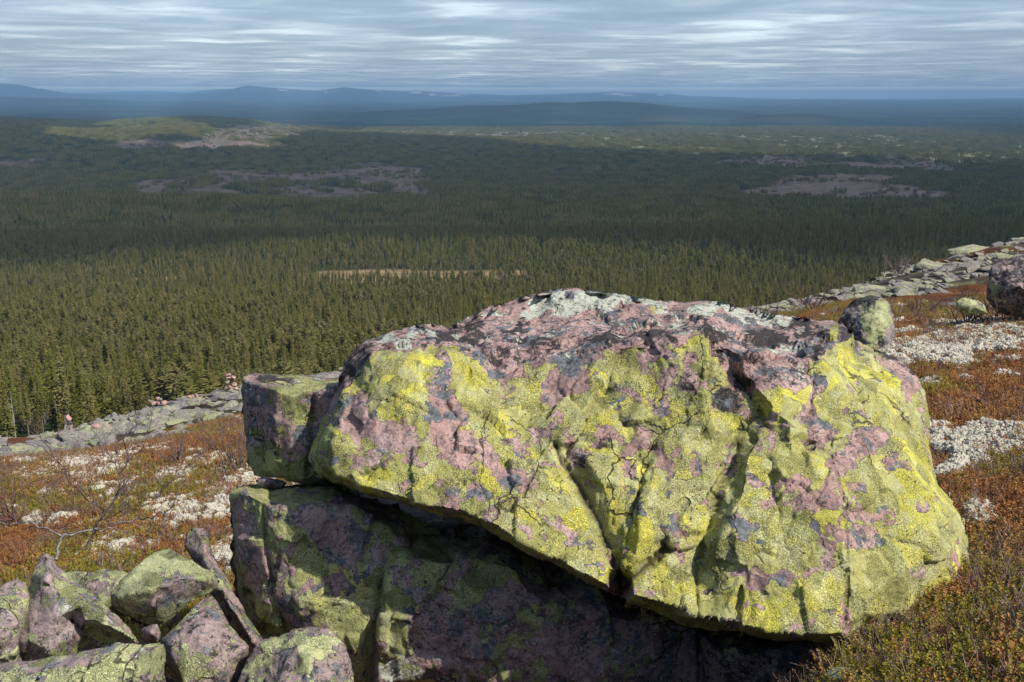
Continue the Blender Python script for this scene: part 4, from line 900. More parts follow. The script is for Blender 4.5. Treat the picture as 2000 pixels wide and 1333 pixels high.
simple("front_slab_boulder", "long low slab with a pale grey upper edge along the bottom left corner",
 [(-90,1330),(-60,1305),(0,1300),(60,1291),(130,1279),(200,1266),(260,1256),(312,1250),(324,1262),(326,1300),(328,1420),(-90,1420)],
 [[(-50,1318,2.72),(60,1305,2.66),(150,1295,2.62),(230,1282,2.62),(315,1262,2.66)]],[(60,1360,2.6),(200,1340,2.58),(290,1310,2.6),(300,1400,2.6)], base=(.56,.28,.3,.15), seed=33, res=4, amp=.012, thick=.5,
 blobs=[(80,1296,120,7,-8,'y',-.5),(210,1310,90,26,-5,'y',.2),(210,1310,80,26,-5,'b',.3)])
simple("pale_corner_boulder", "small pale grey-green rock at the bottom edge, half under the rusty heath",
 [(1604,1333),(1618,1310),(1640,1302),(1680,1308),(1720,1330),(1740,1420),(1600,1420)],[],[(1650,1330,2.5),(1660,1380,2.45)], base=(.5,.2,.6,-.1), seed=34, res=5, amp=.01, thick=.3)
# chips of rock in the gaps
simple("gap_stone", "small dark stone squeezed into the gap above the tall mottled boulder",
 [(498,938),(515,930),(540,936),(560,945),(552,956),(520,958),(500,950)],[],[(528,945,3.62)], base=(.4,.4,.1,-.1), seed=35, res=4, amp=.006, thick=.15)
simple("back_support_boulder", "dark reddish rock deep in the cleft between the huge boulder and the one below it",
 [(640,960,4.0),(700,960,4.0),(820,990,4.0),(1000,1030,4.0),(1100,1080,4.0),(1100,1160,3.9),(900,1120,3.9),(760,1060,3.85),(660,1000,3.8)],[],[(850,1040,3.6),(760,1020,3.65),(980,1080,3.6)], base=(.05,.3,.05,-.1), seed=36, res=6, amp=.015, thick=.4)
# ------------------------------------------------------------------ heath: crowberry and dwarf shrub shoots, reindeer lichen, bare shrubs
def plant_mat(name, stops, transl=.25, nscale=40):
    m, n, b = new_mat(name); g = G(n)
    oi = g.add("ShaderNodeObjectInfo").outputs["Random"]; tc = g.add("ShaderNodeTexCoord").outputs["Object"]
    f = g.math('ADD', g.math('MULTIPLY', oi, .45), g.math('MULTIPLY', g.noise(tc, nscale, 2), .62))
    c = g.ramp(f, stops); n.links.new(c, b.inputs["Base Color"]); b.inputs["Roughness"].default_value = .6
    if transl:
        tl = g.add("ShaderNodeBsdfTranslucent"); n.links.new(c, tl.inputs[0]); mx = g.add("ShaderNodeMixShader"); mx.inputs[0].default_value = transl
        o = n.nodes["Material Output"]; n.links.new(b.outputs[0], mx.inputs[1]); n.links.new(tl.outputs[0], mx.inputs[2]); n.links.new(mx.outputs[0], o.inputs[0])
    return m
M_green = plant_mat("crowberry_leaves", [(.2, (.075, .085, .012)), (.4, (.19, .19, .022)), (.55, (.36, .31, .035)), (.7, (.40, .24, .04)), (.85, (.17, .18, .025))])
M_rust = plant_mat("rust_leaves", [(.2, (.13, .045, .018)), (.4, (.28, .105, .04)), (.55, (.39, .185, .06)), (.7, (.48, .27, .09)), (.85, (.23, .085, .035))])
M_brown = plant_mat("dull_leaves", [(.2, (.10, .055, .04)), (.45, (.23, .14, .10)), (.65, (.36, .26, .19)), (.85, (.18, .11, .08))])
M_stem = plant_mat("grey_twigs", [(.2, (.06, .035, .028)), (.5, (.14, .09, .075)), (.8, (.26, .20, .18))], 0, 8)
def rl_mat():
    m, n, b = new_mat("reindeer_lichen"); g = G(n); tc = g.add("ShaderNodeTexCoord").outputs["Object"]
    f = g.noise(tc, 260, 4, .8); c = g.ramp(f, [(.28, (.17, .145, .105)), (.43, (.40, .36, .28)), (.6, (.62, .575, .47)), (.8, (.74, .70, .59))])
    n.links.new(c, b.inputs["Base Color"]); n.links.new(g.bump(f, .9, .006), b.inputs["Normal"]); return m
M_rl = rl_mat()

def shoots(seed, mat_i, ns=24, rad=.068, h0=.022, h1=.062, leaf=.0085, nl=20, curl=1.3, stems=.35):
    R = random.Random(seed); mb = MB()
    for q in range(ns):
        a = R.uniform(0, 6.28); r = rad * math.sqrt(R.random()); p = Vector((r * math.cos(a), r * math.sin(a), -.015)); H = R.uniform(h0, h1)
        lean = Vector((math.cos(a) * R.uniform(-.1, curl) + R.uniform(-.25, .25), math.sin(a) * R.uniform(-.1, curl) + R.uniform(-.25, .25), 1)).normalized()
        tip = p + lean * H; sd = lean.orthogonal().normalized(); w_ = .0004
        mb.add([p + sd * w_, p - sd * w_, tip - sd * w_ * .5, tip + sd * w_ * .5], [(0, 1, 2, 3)], 1)
        for k in range(nl):
            f = .25 + .75 * (k + R.random() * .5) / nl; c = p + (tip - p) * f; an = k * 2.4 + R.uniform(-.4, .4)
            sd2 = (sd * math.cos(an) + lean.cross(sd) * math.sin(an)); L = leaf * R.uniform(.7, 1.35) * (1.15 - .5 * f)
            d = (sd2 * .9 + lean * R.uniform(.35, 1.0)).normalized() * L; s_ = sd2.cross(lean).normalized() * L * .36
            mb.add([c, c + d * .5 + s_, c + d, c + d * .5 - s_], [(0, 1, 2, 3)], 0)
    return mb
def twigs(seed, ns=12, H=.11):
    R = random.Random(seed); mb = MB()
    for q in range(ns):
        p = Vector((R.uniform(-.05, .05), R.uniform(-.05, .05), -.01)); d = Vector((R.uniform(-1, 1), R.uniform(-1, 1), R.uniform(.25, 1.3))).normalized()
        pts = [p]; L = H * R.uniform(.5, 1.1)
        for k in range(4): d = (d + Vector((R.uniform(-.35, .35), R.uniform(-.35, .35), R.uniform(-.15, .25)))).normalized(); pts.append(pts[-1] + d * L / 4)
        mb.add(*tube_mesh(pts, [.0016, .0014, .0012, .0010, .0006], 3), 0)
        for k in (1, 2, 3):
            dd_ = (d + Vector((R.uniform(-1, 1), R.uniform(-1, 1), R.uniform(-.2, .6)))).normalized(); mb.add(*tube_mesh([pts[k], pts[k] + dd_ * L * .35], [.0009, .0005], 3), 0)
    return mb
def cushion(seed, rad=.048):
    R = np.random.default_rng(seed); n_t, n_p = 46, 84
    t = np.linspace(.02, math.pi * .58, n_t); p = np.linspace(0, 2 * np.pi, n_p, endpoint=False); T_, P_ = np.meshgrid(t, p, indexing='ij')
    D = np.stack([np.sin(T_) * np.cos(P_), np.sin(T_) * np.sin(P_), np.cos(T_)], -1).reshape(-1, 3)
    c = R.normal(size=(150, 3)); c /= np.linalg.norm(c, axis=1, keepdims=True); dm = np.sort(np.arccos(np.clip(D @ c.T, -1, 1)), 1)[:, 0]
    r = rad * (1 + .15 * np.cos(np.clip(dm * 9.5, 0, 2.6)) + .16 * fbm(D + seed, 9, 3, seed) + .22 * fbm(D + seed, 1.6, 2, seed + 3))
    V = D * r[:, None] * np.array([1, 1, .72]); i = np.arange(n_t * n_p).reshape(n_t, n_p)
    Fc = np.stack([i[:-1], i[1:], np.roll(i[1:], -1, 1), np.roll(i[:-1], -1, 1)], -1).reshape(-1, 4)
    return mesh_from("cushion", V, Fc, (M_rl,))
hm = []
for i in range(3): hm.append(shoots(40 + i, 0).mesh("shoot", (M_green, M_stem), False))                       # 0-2 green
for i in range(3): hm.append(shoots(50 + i, 0, leaf=.011, nl=14).mesh("shoot", (M_rust, M_stem), False))     # 3-5 rust
for i in range(2): hm.append(shoots(60 + i, 0, ns=26, nl=11, leaf=.008, h1=.06, curl=1.5).mesh("shoot", (M_brown, M_stem), False))  # 6-7 brown
for i in range(2): hm.append(twigs(70 + i, 16).mesh("shoot", (M_stem,), False))                               # 8-9 twigs
hc = proto_coll("heath_kind", hm)
lcoll = proto_coll("lichen_kind", [cushion(80 + i) for i in range(4)])

WHITE = [(1930,640,110,14),(1850,690,150,34),(1960,665,90,36),(1790,655,80,9),(1780,700,60,16),(1880,880,70,40),(1960,860,60,30),(1860,930,30,30),(1720,690,40,10),
 (440,1000,60,50),(470,940,60,26),(330,1000,70,44),(160,915,110,36),(60,940,50,24),(230,900,60,22),(440,1090,50,40),(300,880,40,12),(100,1020,80,16),(340,930,60,26),(1900,1030,20,30),(200,950,90,30),(230,1075,60,22),(420,905,60,14),(1300,640,30,6),(40,905,50,14),(460,820,24,8)]
GREENS = [(1900,960,120,90),(1900,1130,90,60),(1880,1290,140,70),(1750,1330,160,90),(1900,1250,160,110),(300,980,90,30),(180,985,70,22),(1830,760,60,20),(350,850,120,24),(60,1000,60,20),(1960,900,60,60),(1960,1200,80,60),(250,940,40,16),(1700,1290,60,30)]
RUSTS = [(1800,640,130,14),(1950,625,70,10),(1880,665,60,12),(330,830,130,18),(390,880,100,36),(100,960,60,24),(250,1040,160,30),(60,1100,80,40),(300,1090,120,24),(1880,790,110,50),(1750,680,60,20),(1990,760,60,60),(1960,1010,60,40),(1850,1180,90,20),(1700,1230,60,20),(420,960,70,22),(400,1040,80,20)]
def field(px, py, L, n1, n2):
    f = np.full(px.shape, -3.0)
    for e in L: f = np.maximum(f, ell(px + n1 * 30, py + n2 * 9, *e))
    return f
def heath_points(nn, y0, y1, a0=-.62, a1=.62, pw=1.15):
    u_ = rng.random(nn); y = (y0 ** (2 - pw) + u_ * (y1 ** (2 - pw) - y0 ** (2 - pw))) ** (1 / (2 - pw)); a = rng.uniform(a0, a1, nn)
    return a * y, y
hx, hy = heath_points(125000, 1.7, 26)
hx2, hy2 = heath_points(9000, 1.6, 4.2, .25, .66, 1.0); hx = np.concatenate([hx, hx2]); hy = np.concatenate([hy, hy2])
hz_ = height(hx, hy); sm_ = scree_mask(hx, hy); hp, hq, hd = proj(np.stack([hx, hy, hz_], -1))
k = (rng.random(hx.size) > sm_ * 1.02) & (hp > -150) & (hp < 2150)
# none under the stones
k &= ~((hp > 500) & (hp < 1560) & (hy < 3.6)) & ~((hy < 3.9) & (hp < 1000)) & ~((hp > 480) & (hp < 1640) & (hy > 2.6) & (hy < 4.1))
hx, hy, hz_, hp, hq, hd = [q[k] for q in (hx, hy, hz_, hp, hq, hd)]
P = xy3(hx, hy); n1 = fbm(P, 1/.45, 4, 201); n2 = fbm(P, 1/.45, 4, 202); n3 = fbm(P, 1/.9, 3, 203); n4 = fbm(P, 1/.25, 3, 204)
wf = field(hp, hq, WHITE, n1, n2); gf = np.clip(field(hp, hq, GREENS, n1, n2), -.35, 1); rf = np.clip(field(hp, hq, RUSTS, n1, n2), -.35, 1)
u_ = rng.random(hx.size)
isw = (wf + n4 * .8 + n3 * .35 + rng.normal(0, 1, hp.size) * np.where(hp > 1000, .14, .42) > np.where(hp > 1000, .08, .42)) | (n1 + .25 * n4 > .66)
sg = .42 + gf * .6 + .10 * ((hp > 1550) & (hq > 1130)) + n3 * .8; sr = .42 + rf * .55 - n3 * .5 + n2 * .4; sb = .18 - n1 * .5 + n4 * .3
kd = np.argmax(np.stack([sg + rng.normal(0, .28, hx.size), sr + rng.normal(0, .28, hx.size), sb + rng.normal(0, .28, hx.size)]), 0)
pick = np.where(kd == 0, rng.integers(0, 3, hx.size), np.where(kd == 1, rng.integers(3, 6, hx.size), rng.integers(6, 8, hx.size)))
pick = np.where(u_ < .035, rng.integers(8, 10, hx.size), pick)
keepp = ~isw | (u_ < np.where(hp > 1000, .34, .55))
pick = np.where(isw & (pick < 3), pick + 3, pick)
scl = rng.uniform(.75, 1.35, hx.size) * (1 + .045 * np.clip(hy - 4, 0, 12)) * np.where(hy < 3.2, .95, 1)
scl = scl * (1 + .25 * n3)
rot = np.stack([rng.normal(0, .18, hx.size), rng.normal(0, .18, hx.size), rng.uniform(0, 6.28, hx.size)], -1)
i_ = np.nonzero(keepp)[0]
scatter("heath", hc, np.stack([hx, hy, hz_], -1)[i_], rot[i_], np.repeat(scl[i_, None], 3, 1), pick[i_], kind="stuff", label="rust red and olive crowberry heath covering the slope")
i_ = np.nonzero(isw & (u_ > .38))[0]
ls = rng.uniform(.40, 1.25, i_.size) * np.where(hp[i_] > 1000, 1, .8) * (1 + .03 * np.clip(hy[i_] - 4, 0, 12))
scatter("reindeer_lichen", lcoll, np.stack([hx, hy, hz_ + .012 + .02 * np.clip(wf, 0, 1)], -1)[i_], rot[i_], np.repeat(ls[:, None], 3, 1), rng.integers(0, 4, i_.size), kind="stuff", label="creamy white cushions of reindeer lichen among the heath")
print("heath", keepp.sum(), isw.sum())

# ---- bare shrubs
def branchy(mb, p, d, L, r, R, lvl, mi=0, up=.1):
    pts = [p]; n_s = 5
    for k in range(n_s):
        d = (d + Vector((R.gauss(0, .22), R.gauss(0, .22), R.gauss(up * .3, .16)))).normalized(); pts.append(pts[-1] + d * L / n_s)
    rad = [r * (1 - .75 * k / n_s) for k in range(n_s + 1)]; mb.add(*tube_mesh(pts, rad, 5 if r > .004 else 3), mi)
    if lvl > 0:
        for k in range(R.randint(3, 5)):
            j = R.randint(1, n_s); dd_ = (d + Vector((R.uniform(-1, 1), R.uniform(-1, 1), R.uniform(-.4, .9)))).normalized()
            branchy(mb, pts[j], dd_, L * R.uniform(.35, .65), rad[j] * .7, R, lvl - 1, mi, up)
def wood(name, a, b_):
    m, n, bb = new_mat(name); g = G(n); tc = g.add("ShaderNodeTexCoord").outputs["Object"]; f = g.noise(tc, 40, 5, .7)
    n.links.new(g.ramp(f, [(.35, a), (.65, b_)]), bb.inputs["Base Color"]); n.links.new(g.bump(f, .8, .004), bb.inputs["Normal"]); return m
M_dark = wood("dark_twig_bark", (.06, .042, .038), (.17, .12, .105)); M_red = wood("reddish_twig_bark", (.07, .032, .028), (.19, .11, .10)); M_silver = wood("weathered_wood", (.07, .065, .06), (.27, .255, .24))
def shrub_lines(name, label, cat, lines, mat, seed, tw=3, tl=.16, group=None):
    R = random.Random(seed); mb = MB(); root = None
    for pts, r0, r1, ntw in lines:
        W = [Vector(unproj(x_, y_, d_)) for x_, y_, d_ in pts]
        fine = []
        for i in range(len(W) - 1):
            for q in range(4): fine.append(W[i].lerp(W[i + 1], q / 4) + Vector((R.gauss(0, .006), R.gauss(0, .006), R.gauss(0, .006))))
        fine.append(W[-1]); n_ = len(fine); rad = [.62 * (r0 + (r1 - r0) * i / (n_ - 1)) for i in range(n_)]
        if root is None: root = W[0].copy()
        mb.add(*tube_mesh(fine, rad, 6))
        for q in range(ntw):
            i = R.randint(1, n_ - 1); t = (fine[i] - fine[i - 1]).normalized(); d = (t + Vector((R.uniform(-1, 1), R.uniform(-1, 1), R.uniform(-.3, .9)))).normalized()
            branchy(mb, fine[i], d, tl * R.uniform(.5, 1.4), rad[i] * .55, R, 1)
    mb.V = [tuple(Vector(v) - root) for v in mb.V]
    o = link(name, mb.mesh(name, (mat,)), tuple(root), label=label, category=cat)
    if group: o["group"] = group
    return o
shrub_lines("bare_shrub", "tall dark leafless shrub with twisting stem, standing in the heath at the left", "shrub",
 [([(170,1075,4.5),(190,1020,4.5),(228,975,4.5),(240,930,4.5),(250,900,4.5),(243,860,4.5),(262,830,4.5),(268,800,4.5)],.011,.002,16),
  ([(205,1000,4.5),(175,985,4.45),(130,930,4.4),(100,880,4.4),(70,840,4.4),(45,820,4.4)],.007,.002,12),
  ([(185,985,4.5),(150,940,4.55),(110,900,4.6),(90,860,4.6)],.005,.0015,8),
  ([(240,940,4.5),(215,900,4.5),(205,870,4.5),(180,830,4.55)],.005,.0012,9),([(250,900,4.5),(275,880,4.5),(290,850,4.45),(300,800,4.4)],.004,.001,7),([(190,1020,4.5),(240,1000,4.45),(262,960,4.4)],.005,.0012,6)], M_dark, 5)
shrub_lines("dead_branch", "silvery weathered dead branch lying across the heath at the left", "branch",
 [([(110,1090,4.2),(118,1050,4.25),(150,1042,4.3),(190,1038,4.35),(230,1025,4.4),(280,1015,4.4),(318,1008,4.45),(340,975,4.5)],.010,.004,6),
  ([(118,1050,4.25),(60,1022,4.3),(0,1022,4.4),(-60,1018,4.5)],.007,.003,4),([(190,1038,4.35),(196,1010,4.3),(230,990,4.3)],.005,.002,3)], M_silver, 6)
for i, (x_, y_, dep, H, cnt, lb, mt) in enumerate([
  (345,965,4.7,.42,5,"leafless forked shrub standing beside the left edge of the stacked boulders",M_dark),
  (460,790,8.5,.55,9,"dark spiky bare shrub on the scree edge just left of the square boulder",M_dark),
  (345,815,9.5,.45,6,"small bare shrub with dark twigs against the pale scree on the left",M_dark),
  (20,905,7.5,.55,8,"reddish bare shrub half cut off by the left edge above the heath",M_red),
  (1800,570,14,.55,9,"tangled grey-red bare shrub in the hollow behind the white lichen bank",M_red),
  (1890,590,11,.60,10,"wiry bare shrub in front of the dark boulder at the right edge",M_red),
  (1960,570,10.5,.55,9,"dense reddish bare shrub at the right edge above the white lichen",M_red),
  (1500,600,16,.55,6,"low twiggy shrub just behind the top of the huge boulder",M_red),
  (890,652,14,.75,6,"thin reddish leafless shrub peeping over the left shoulder of the huge boulder",M_red),
  (1470,612,17,.8,8,"pinkish leafless shrub showing above the right half of the huge boulder",M_red),
  (1590,590,20,.8,8,"thin leafless bush on the stony ground between the huge boulder and the scree",M_red),
  (1930,790,6.2,.30,4,"sparse dark twigs of a dwarf shrub in the rusty heath right of the huge boulder",M_dark),
  (250,900,7.5,.35,5,"low dark-twigged shrub in the orange heath behind the tall twisting shrub",M_dark),
  (1985,880,5.0,.25,4,"bare twigs at the right edge beside the lower patch of white lichen",M_dark)]):
    W = unproj(x_, y_, dep); zg = float(height(W[0], W[1])); R = random.Random(300 + i); mb = MB()
    for q in range(cnt): branchy(mb, Vector((R.uniform(-.05, .05), R.uniform(-.05, .05), -.03)), Vector((R.uniform(-1, 1), R.uniform(-.6, .6), R.uniform(.5, 1.3))).normalized(), H * R.uniform(.6, 1.1), .0045 + .0004 * dep, R, 2)
    link("bare_shrub", mb.mesh("bare_shrub", (mt,)), (float(W[0]), float(W[1]), zg), label=lb, category="shrub", group="bare shrubs in the heath")
# mountain birch on the right brow
W = unproj(1745, 552, 36); R = random.Random(77); mb = MB()
for q in range(9): branchy(mb, Vector((R.uniform(-.3, .3), R.uniform(-.2, .2), -.1)), Vector((R.uniform(-.9, .9), R.uniform(-.3, .3), R.uniform(.5, 1.1))).normalized(), R.uniform(.6, 1.05), .020, R, 2)
link("mountain_birch", mb.mesh("mountain_birch", (wood("birch_bark", (.16, .10, .09), (.42, .33, .30)),)), (float(W[0]), float(W[1]), float(height(W[0], W[1]))), label="leafless pale stemmed mountain birch on the brow of the scree slope at the right", category="birch")
# ------------------------------------------------------------------ scree on the brow, cairns, lone boulders
M_scree = rock_mat("scree_rock", own=False, yel=.50, blk=.28, wht=.30, scale=1.0)
def scree_mat():
    m, n, b = new_mat("scree_stone"); g = G(n); tc = g.add("ShaderNodeTexCoord").outputs["Object"]; oi = g.add("ShaderNodeObjectInfo").outputs["Random"]
    off = g.add("ShaderNodeCombineXYZ"); g.put(off.inputs[0], g.math('MULTIPLY', oi, 31)); g.put(off.inputs[1], g.math('MULTIPLY', oi, 57)); P = g.vmath('ADD', tc, off.outputs[0])
    rock = g.ramp(g.noise(P, 5, 5, .7), [(.3, (.11, .10, .095)), (.5, (.22, .20, .185)), (.62, (.30, .235, .215)), (.8, (.40, .37, .34))])
    rock = g.mix(g.rng(g.noise(P, 16, 5, .75), .52, .58), rock, (.085, .08, .08))
    yc = g.ramp(g.noise(P, 40, 4, .7), [(.3, (.17, .18, .10)), (.5, (.30, .31, .16)), (.7, (.42, .42, .24))])
    f = g.math('ADD', g.noise(P, 8, 5, .68), g.math('MULTIPLY', g.math('SUBTRACT', g.math('FRACT', g.math('MULTIPLY', oi, 7.3)), .5), .22))
    c = g.mix(g.rng(f, .53, .56), rock, yc); n.links.new(c, b.inputs["Base Color"]); n.links.new(g.bump(g.noise(P, 22, 6, .7), .7, .03), b.inputs["Normal"]); return m
M_sc = scree_mat()
def pink_mat():
    m, n, b = new_mat("pink_stone"); g = G(n); tc = g.add("ShaderNodeTexCoord").outputs["Object"]
    n.links.new(g.ramp(g.noise(tc, 12, 5, .7), [(.3, (.20, .13, .115)), (.5, (.40, .24, .21)), (.75, (.52, .38, .34))]), b.inputs["Base Color"]); n.links.new(g.bump(g.noise(tc, 25, 5, .7), .6, .02), b.inputs["Normal"]); return m
M_pink = pink_mat()
import bmesh
def stone(seed, sx, sy, sz, sub=2, mat=None, nz=.07, npl=11):
    """angular stone: a ball cut by random planes"""
    R = np.random.default_rng(seed); bm = bmesh.new(); bmesh.ops.create_icosphere(bm, subdivisions=sub + 1, radius=1)
    V = np.array([v.co[:] for v in bm.verts]); D = R.normal(size=(npl, 3)) * [1, 1, 1.2]; D /= np.linalg.norm(D, axis=1, keepdims=True); h = R.uniform(.42, .80, npl)
    pr = V @ D.T; f = np.where(pr > .05, h / np.maximum(pr, .05), 9).min(1); V = V * np.minimum(f, 1.05)[:, None]
    V = V * np.array([sx, sy, sz]); V = V + V / (np.linalg.norm(V, axis=1, keepdims=True) + 1e-9) * (fbm(V, 3.0 / max(sx, sy, sz), 4, seed) * nz * min(sx, sy, sz))[:, None]
    me_f = [[v.index for v in f_.verts] for f_ in bm.faces]; bm.free()
    return mesh_from("stone", V, me_f, (mat or M_sc,), None, False)
SM = [stone(500 + i, *[(1, .8, .5), (1, .7, .62), (.9, .9, .42), (1, .6, .38), (.85, .8, .7)][i % 5]) for i in range(10)]
ns = 42000; u_ = rng.random(ns); sy_ = (12 ** 1.2 + u_ * (60 ** 1.2 - 12 ** 1.2)) ** (1 / 1.2); sx_ = rng.uniform(-.62, .62, ns) * sy_
smk = scree_mask(sx_, sy_); k = (rng.random(ns) < smk * 1.0) & (fbm(xy3(sx_, sy_), 1/2.4, 3, 401) < .22)
sx_, sy_ = sx_[k], sy_[k]; sz_ = height(sx_, sy_); q_, r_, _ = proj(np.stack([sx_, sy_, sz_], -1))
size = np.clip(np.exp(rng.normal(-2.25, .58, sx_.size)), .05, .36)
k = (q_ > -60) & (q_ < 2060) & ~((q_ > 720) & (q_ < 1380)); sx_, sy_, sz_, size, q_ = [t[k] for t in (sx_, sy_, sz_, size, q_)]
app = size / sy_; od = np.argsort(-app * (rng.random(app.size) * .2 + .9)); big = od[:290]; rest_ = od[290:]
rs = lambda n_: np.stack([rng.uniform(-.35, .35, n_), rng.uniform(-.35, .35, n_), rng.uniform(0, 6.28, n_)], -1)
scatter("scree", proto_coll("scree_kind", SM), np.stack([sx_, sy_, sz_ + size * .12], -1)[rest_], rs(rest_.size), size[rest_, None] * np.array([[1.1, 1, .7]]), rng.integers(0, 10, rest_.size), kind="stuff", label="field of small lichen covered stones along the brow")
RO = rs(big.size); ITEMS = []
for j, i in enumerate(big):
    o = link("scree_stone", SM[int(rng.integers(0, 10))], (sx_[i], sy_[i], sz_[i] + size[i] * .15), category="stone")
    o.rotation_euler = tuple(RO[j]); o.scale = (size[i] * 1.1, size[i], size[i] * .7)
    sd = "left of the huge boulder" if q_[i] < 1000 else "right of the huge boulder"
    sz = "large" if size[i] > .33 else ("middling" if size[i] > .24 else "small"); dist_ = "near" if sy_[i] < 22 else ("halfway" if sy_[i] < 32 else "far")
    wh = {"near": "in the near scree ", "halfway": "halfway up the scree ", "far": "on the far brow "}[dist_] + ["by the left edge", "below the small cairn", "right of the small cairn", "below the flat stone pile", "left of the tallest cairn", "right of the tallest cairn", "above the square boulder", "behind the huge boulder", "left of the bare birch", "below the bare birch", "right of the birch", "by the right edge"][int(np.searchsorted([70, 160, 250, 340, 420, 480, 720, 1560, 1680, 1790, 1900], q_[i]))]
    ITEMS.append((o, sz + " angular stone", sz + " stones", wh, q_[i])); o["group"] = "stones on the brow " + sd
rank_labels(ITEMS)
# ledges of bedrock along the left brow and big blocks on the right
def ground_at(px_, Y):
    a = (px_ - 1000) / F / .975; x_ = a * Y; return x_, float(height(x_, Y))
LEDGE = [(150,22,.75,.6,.28,"grey ledge at the lower left end of the stony brow"),(205,24,.85,.6,.34,"grey ledge beside the lowest cairn on the left brow"),(300,30,.95,.7,.40,"dark overhanging ledge under the flat pile of pink stones"),(360,33,1.6,.8,.32,"long flat grey slab on the left brow between two stone piles"),(440,35,1.5,.9,.34,"grey slab carrying the tallest cairn on the left brow"),(560,30,1.8,.9,.36,"pale flat slab on the brow directly behind the square boulder"),(640,27,1.0,.7,.40,"rounded pale slab by the left shoulder of the huge boulder"),(80,19,.6,.5,.2,"low grey slab near the left edge of the brow"),(290,17.5,.42,.36,.22,"round yellow-green rock where the scree meets the orange heath"),(330,16.5,.40,.33,.22,"pale yellowish rock beside the round one at the heath edge"),
 (1810,33,.9,.6,.34,"dark purplish rock on the scree slope below the bare birch"),(1960,42,.55,.45,.42,"knobbly stone forming the top of the right skyline"),(1870,38,1.7,.8,.36,"broad pale slab near the top of the scree slope"),(1990,40,1.2,.8,.40,"grey slab at the right edge on the skyline"),(1580,25,.8,.5,.26,"dark rock at the foot of the scree, behind the huge boulder"),(1500,22,.5,.4,.22,"pale stone ledge right behind the top of the huge boulder"),(1680,28,.8,.6,.30,"yellow-green block in the middle of the scree slope"),(1760,26,.7,.5,.28,"blocky lichen stone above the brown hollow")]
for j, (px_, Y, a_, b_, c_, lb) in enumerate(LEDGE):
    x_, z_ = ground_at(px_, Y); o = link("rock_ledge", stone(700 + j, a_ * .72, b_ * .7, c_ * .8, 3, None, .10, 12), (x_, Y, z_ + c_ * .12), label=lb, category="rock", group="rock ledges on the brow")
    o.rotation_euler = (rng.uniform(-.1, .1), rng.uniform(-.12, .12) - .06, rng.uniform(-.4, .4))
# cairns
def cairn(px_, Y, base, lb, rows, spread, seed):
    R = random.Random(seed); x_, z_ = ground_at(px_, Y); e = link("cairn", None, (x_, Y, z_ + base), label=lb, category="cairn", group="cairns on the left brow")
    z = 0
    for r_i, cnt in enumerate(rows):
        hh = R.uniform(.10, .15)
        for q in range(cnt):
            w_ = spread * (1 - .75 * r_i / max(1, len(rows) - 1)) if len(rows) > 1 else spread
            s_ = max(.09, (w_ + .06) / cnt * R.uniform(1.0, 1.25)) * (1 if cnt > 1 else .8); o = link("stone", stone(seed * 31 + r_i * 9 + q, s_, s_ * .8, hh * .72, 2, M_pink if R.random() < .75 else M_sc), (((q + .5) / cnt - .5) * 2 * w_ + R.uniform(-.03, .03), R.uniform(-.1, .1), z + hh * .5), parent=e)
            o.rotation_euler = (R.uniform(-.15, .15), R.uniform(-.2, .2), R.uniform(-.5, .5))
        z += hh * .95
cairn(443, 35, .30, "tallest cairn of pink stones, standing on the grey slab left of the square boulder", [4, 3, 3, 2, 1], .30, 3)
cairn(113, 24, .26, "small pale cairn at the lower left end of the brow", [2, 2, 1, 1], .13, 4)
cairn(298, 30, .36, "flat spread pile of pink stones on a ledge between the two cairns", [5, 3], .42, 5)
cairn(180, 27, .24, "two thin reddish stones tilted on the brow right of the small cairn", [2], .22, 8)
cairn(367, 33, .26, "tiny heap of reddish stones on the slab below the tallest cairn", [3], .2, 9)
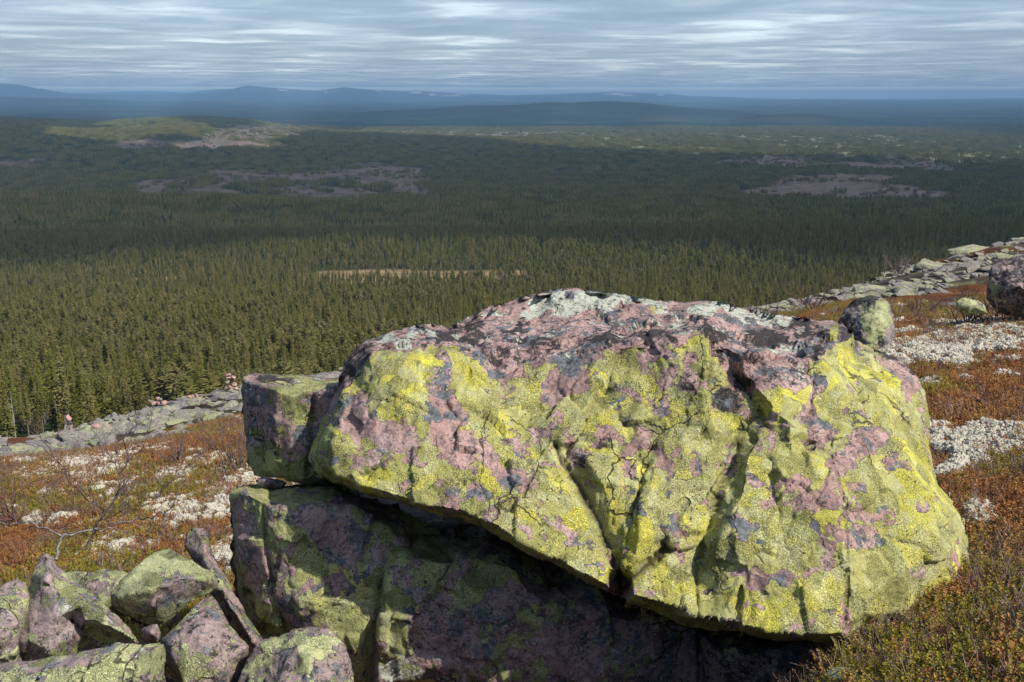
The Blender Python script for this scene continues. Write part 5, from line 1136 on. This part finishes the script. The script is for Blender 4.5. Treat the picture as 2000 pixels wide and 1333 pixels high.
# lone boulders at the right
simple("lone_boulder", "dark topped boulder with a yellow-green flank, behind the right shoulder of the huge boulder",
 [(1618,672,10.0),(1628,645,10.1),(1638,628,10.2),(1652,604,10.3),(1668,586,10.4),(1698,574,10.5),(1722,577,10.5),(1736,590,10.4),(1744,622,10.1),(1752,668,9.8),(1748,700,9.7),(1620,700,9.9)],
 [[(1702,582,10.1),(1690,612,9.75),(1682,640,9.55),(1680,690,9.45)],[(1646,622,9.95),(1680,612,9.8)],[(1726,588,10.0),(1736,630,9.65),(1742,690,9.5)]],[(1655,650,9.7),(1710,630,9.5)], base=(.35,.34,.3,.1), seed=51, res=3, amp=.022, thick=1.0, rim=.1,
 blobs=[(1712,625,26,40,10,'y',.9),(1712,625,26,40,10,'b',.2),(1685,585,30,10,-20,'k',.5),(1655,640,22,30,0,'k',.35),(1655,640,22,30,0,'y',-.2)])
simple("right_edge_boulder", "big dark pinkish boulder with pale green patches, cut by the right edge above the heath",
 [(1926,585),(1928,545),(1934,520),(1950,508),(1975,504),(2010,500),(2060,505),(2080,560),(2070,620),(1990,620),(1945,610)],
 [[(1955,520,10.6),(1950,560,10.4),(1948,600,10.4)],[(1955,522,10.6),(2010,518,10.5),(2060,520,10.5)]],[(1990,560,10.2),(2030,580,10.2)], base=(.25,.5,.18,-.1), seed=52, res=3, amp=.03, thick=1.2, rim=.1,
 blobs=[(1945,560,16,26,10,'y',.6),(1960,590,22,14,0,'y',.5),(1980,530,30,10,-10,'y',-.3),(1955,515,20,6,0,'k',-.4)])
simple("low_right_boulder", "low yellow-green rock half sunk in the shrubs below the dark right edge boulder",
 [(1868,590),(1880,582),(1905,584),(1925,595),(1930,612),(1890,615),(1870,605)],[],[(1895,595,10.0)], base=(.75,.2,.2,.3), seed=53, res=3, amp=.02, thick=.5, rim=.05)
# ------------------------------------------------------------------ haze
mh = bpy.data.materials.new("haze"); mh.use_nodes = True; n = mh.node_tree; n.nodes.clear()
out = n.nodes.new("ShaderNodeOutputMaterial"); vol = n.nodes.new("ShaderNodeVolumePrincipled")
vol.inputs["Color"].default_value = (.42, .70, 1.0, 1); vol.inputs["Density"].default_value = 3.7e-5; vol.inputs["Anisotropy"].default_value = -0.25
n.links.new(vol.outputs[0], out.inputs["Volume"])
zt = max(float(Z.max()) + 30, 60); zb = float(min(Z.min(), -230)) - 2; R_ = 90000
Vb = [(sx * R_, sy * R_, z_) for z_ in (zb, zt) for sx, sy in ((-1, -1), (1, -1), (1, 1), (-1, 1))]
hz = link("haze", mesh_from("haze", Vb, [(3, 2, 1, 0), (4, 5, 6, 7), (0, 1, 5, 4), (1, 2, 6, 5), (2, 3, 7, 6), (3, 0, 4, 7)], (mh,), smooth=False), kind="stuff")
print("haze top", zt, zb)
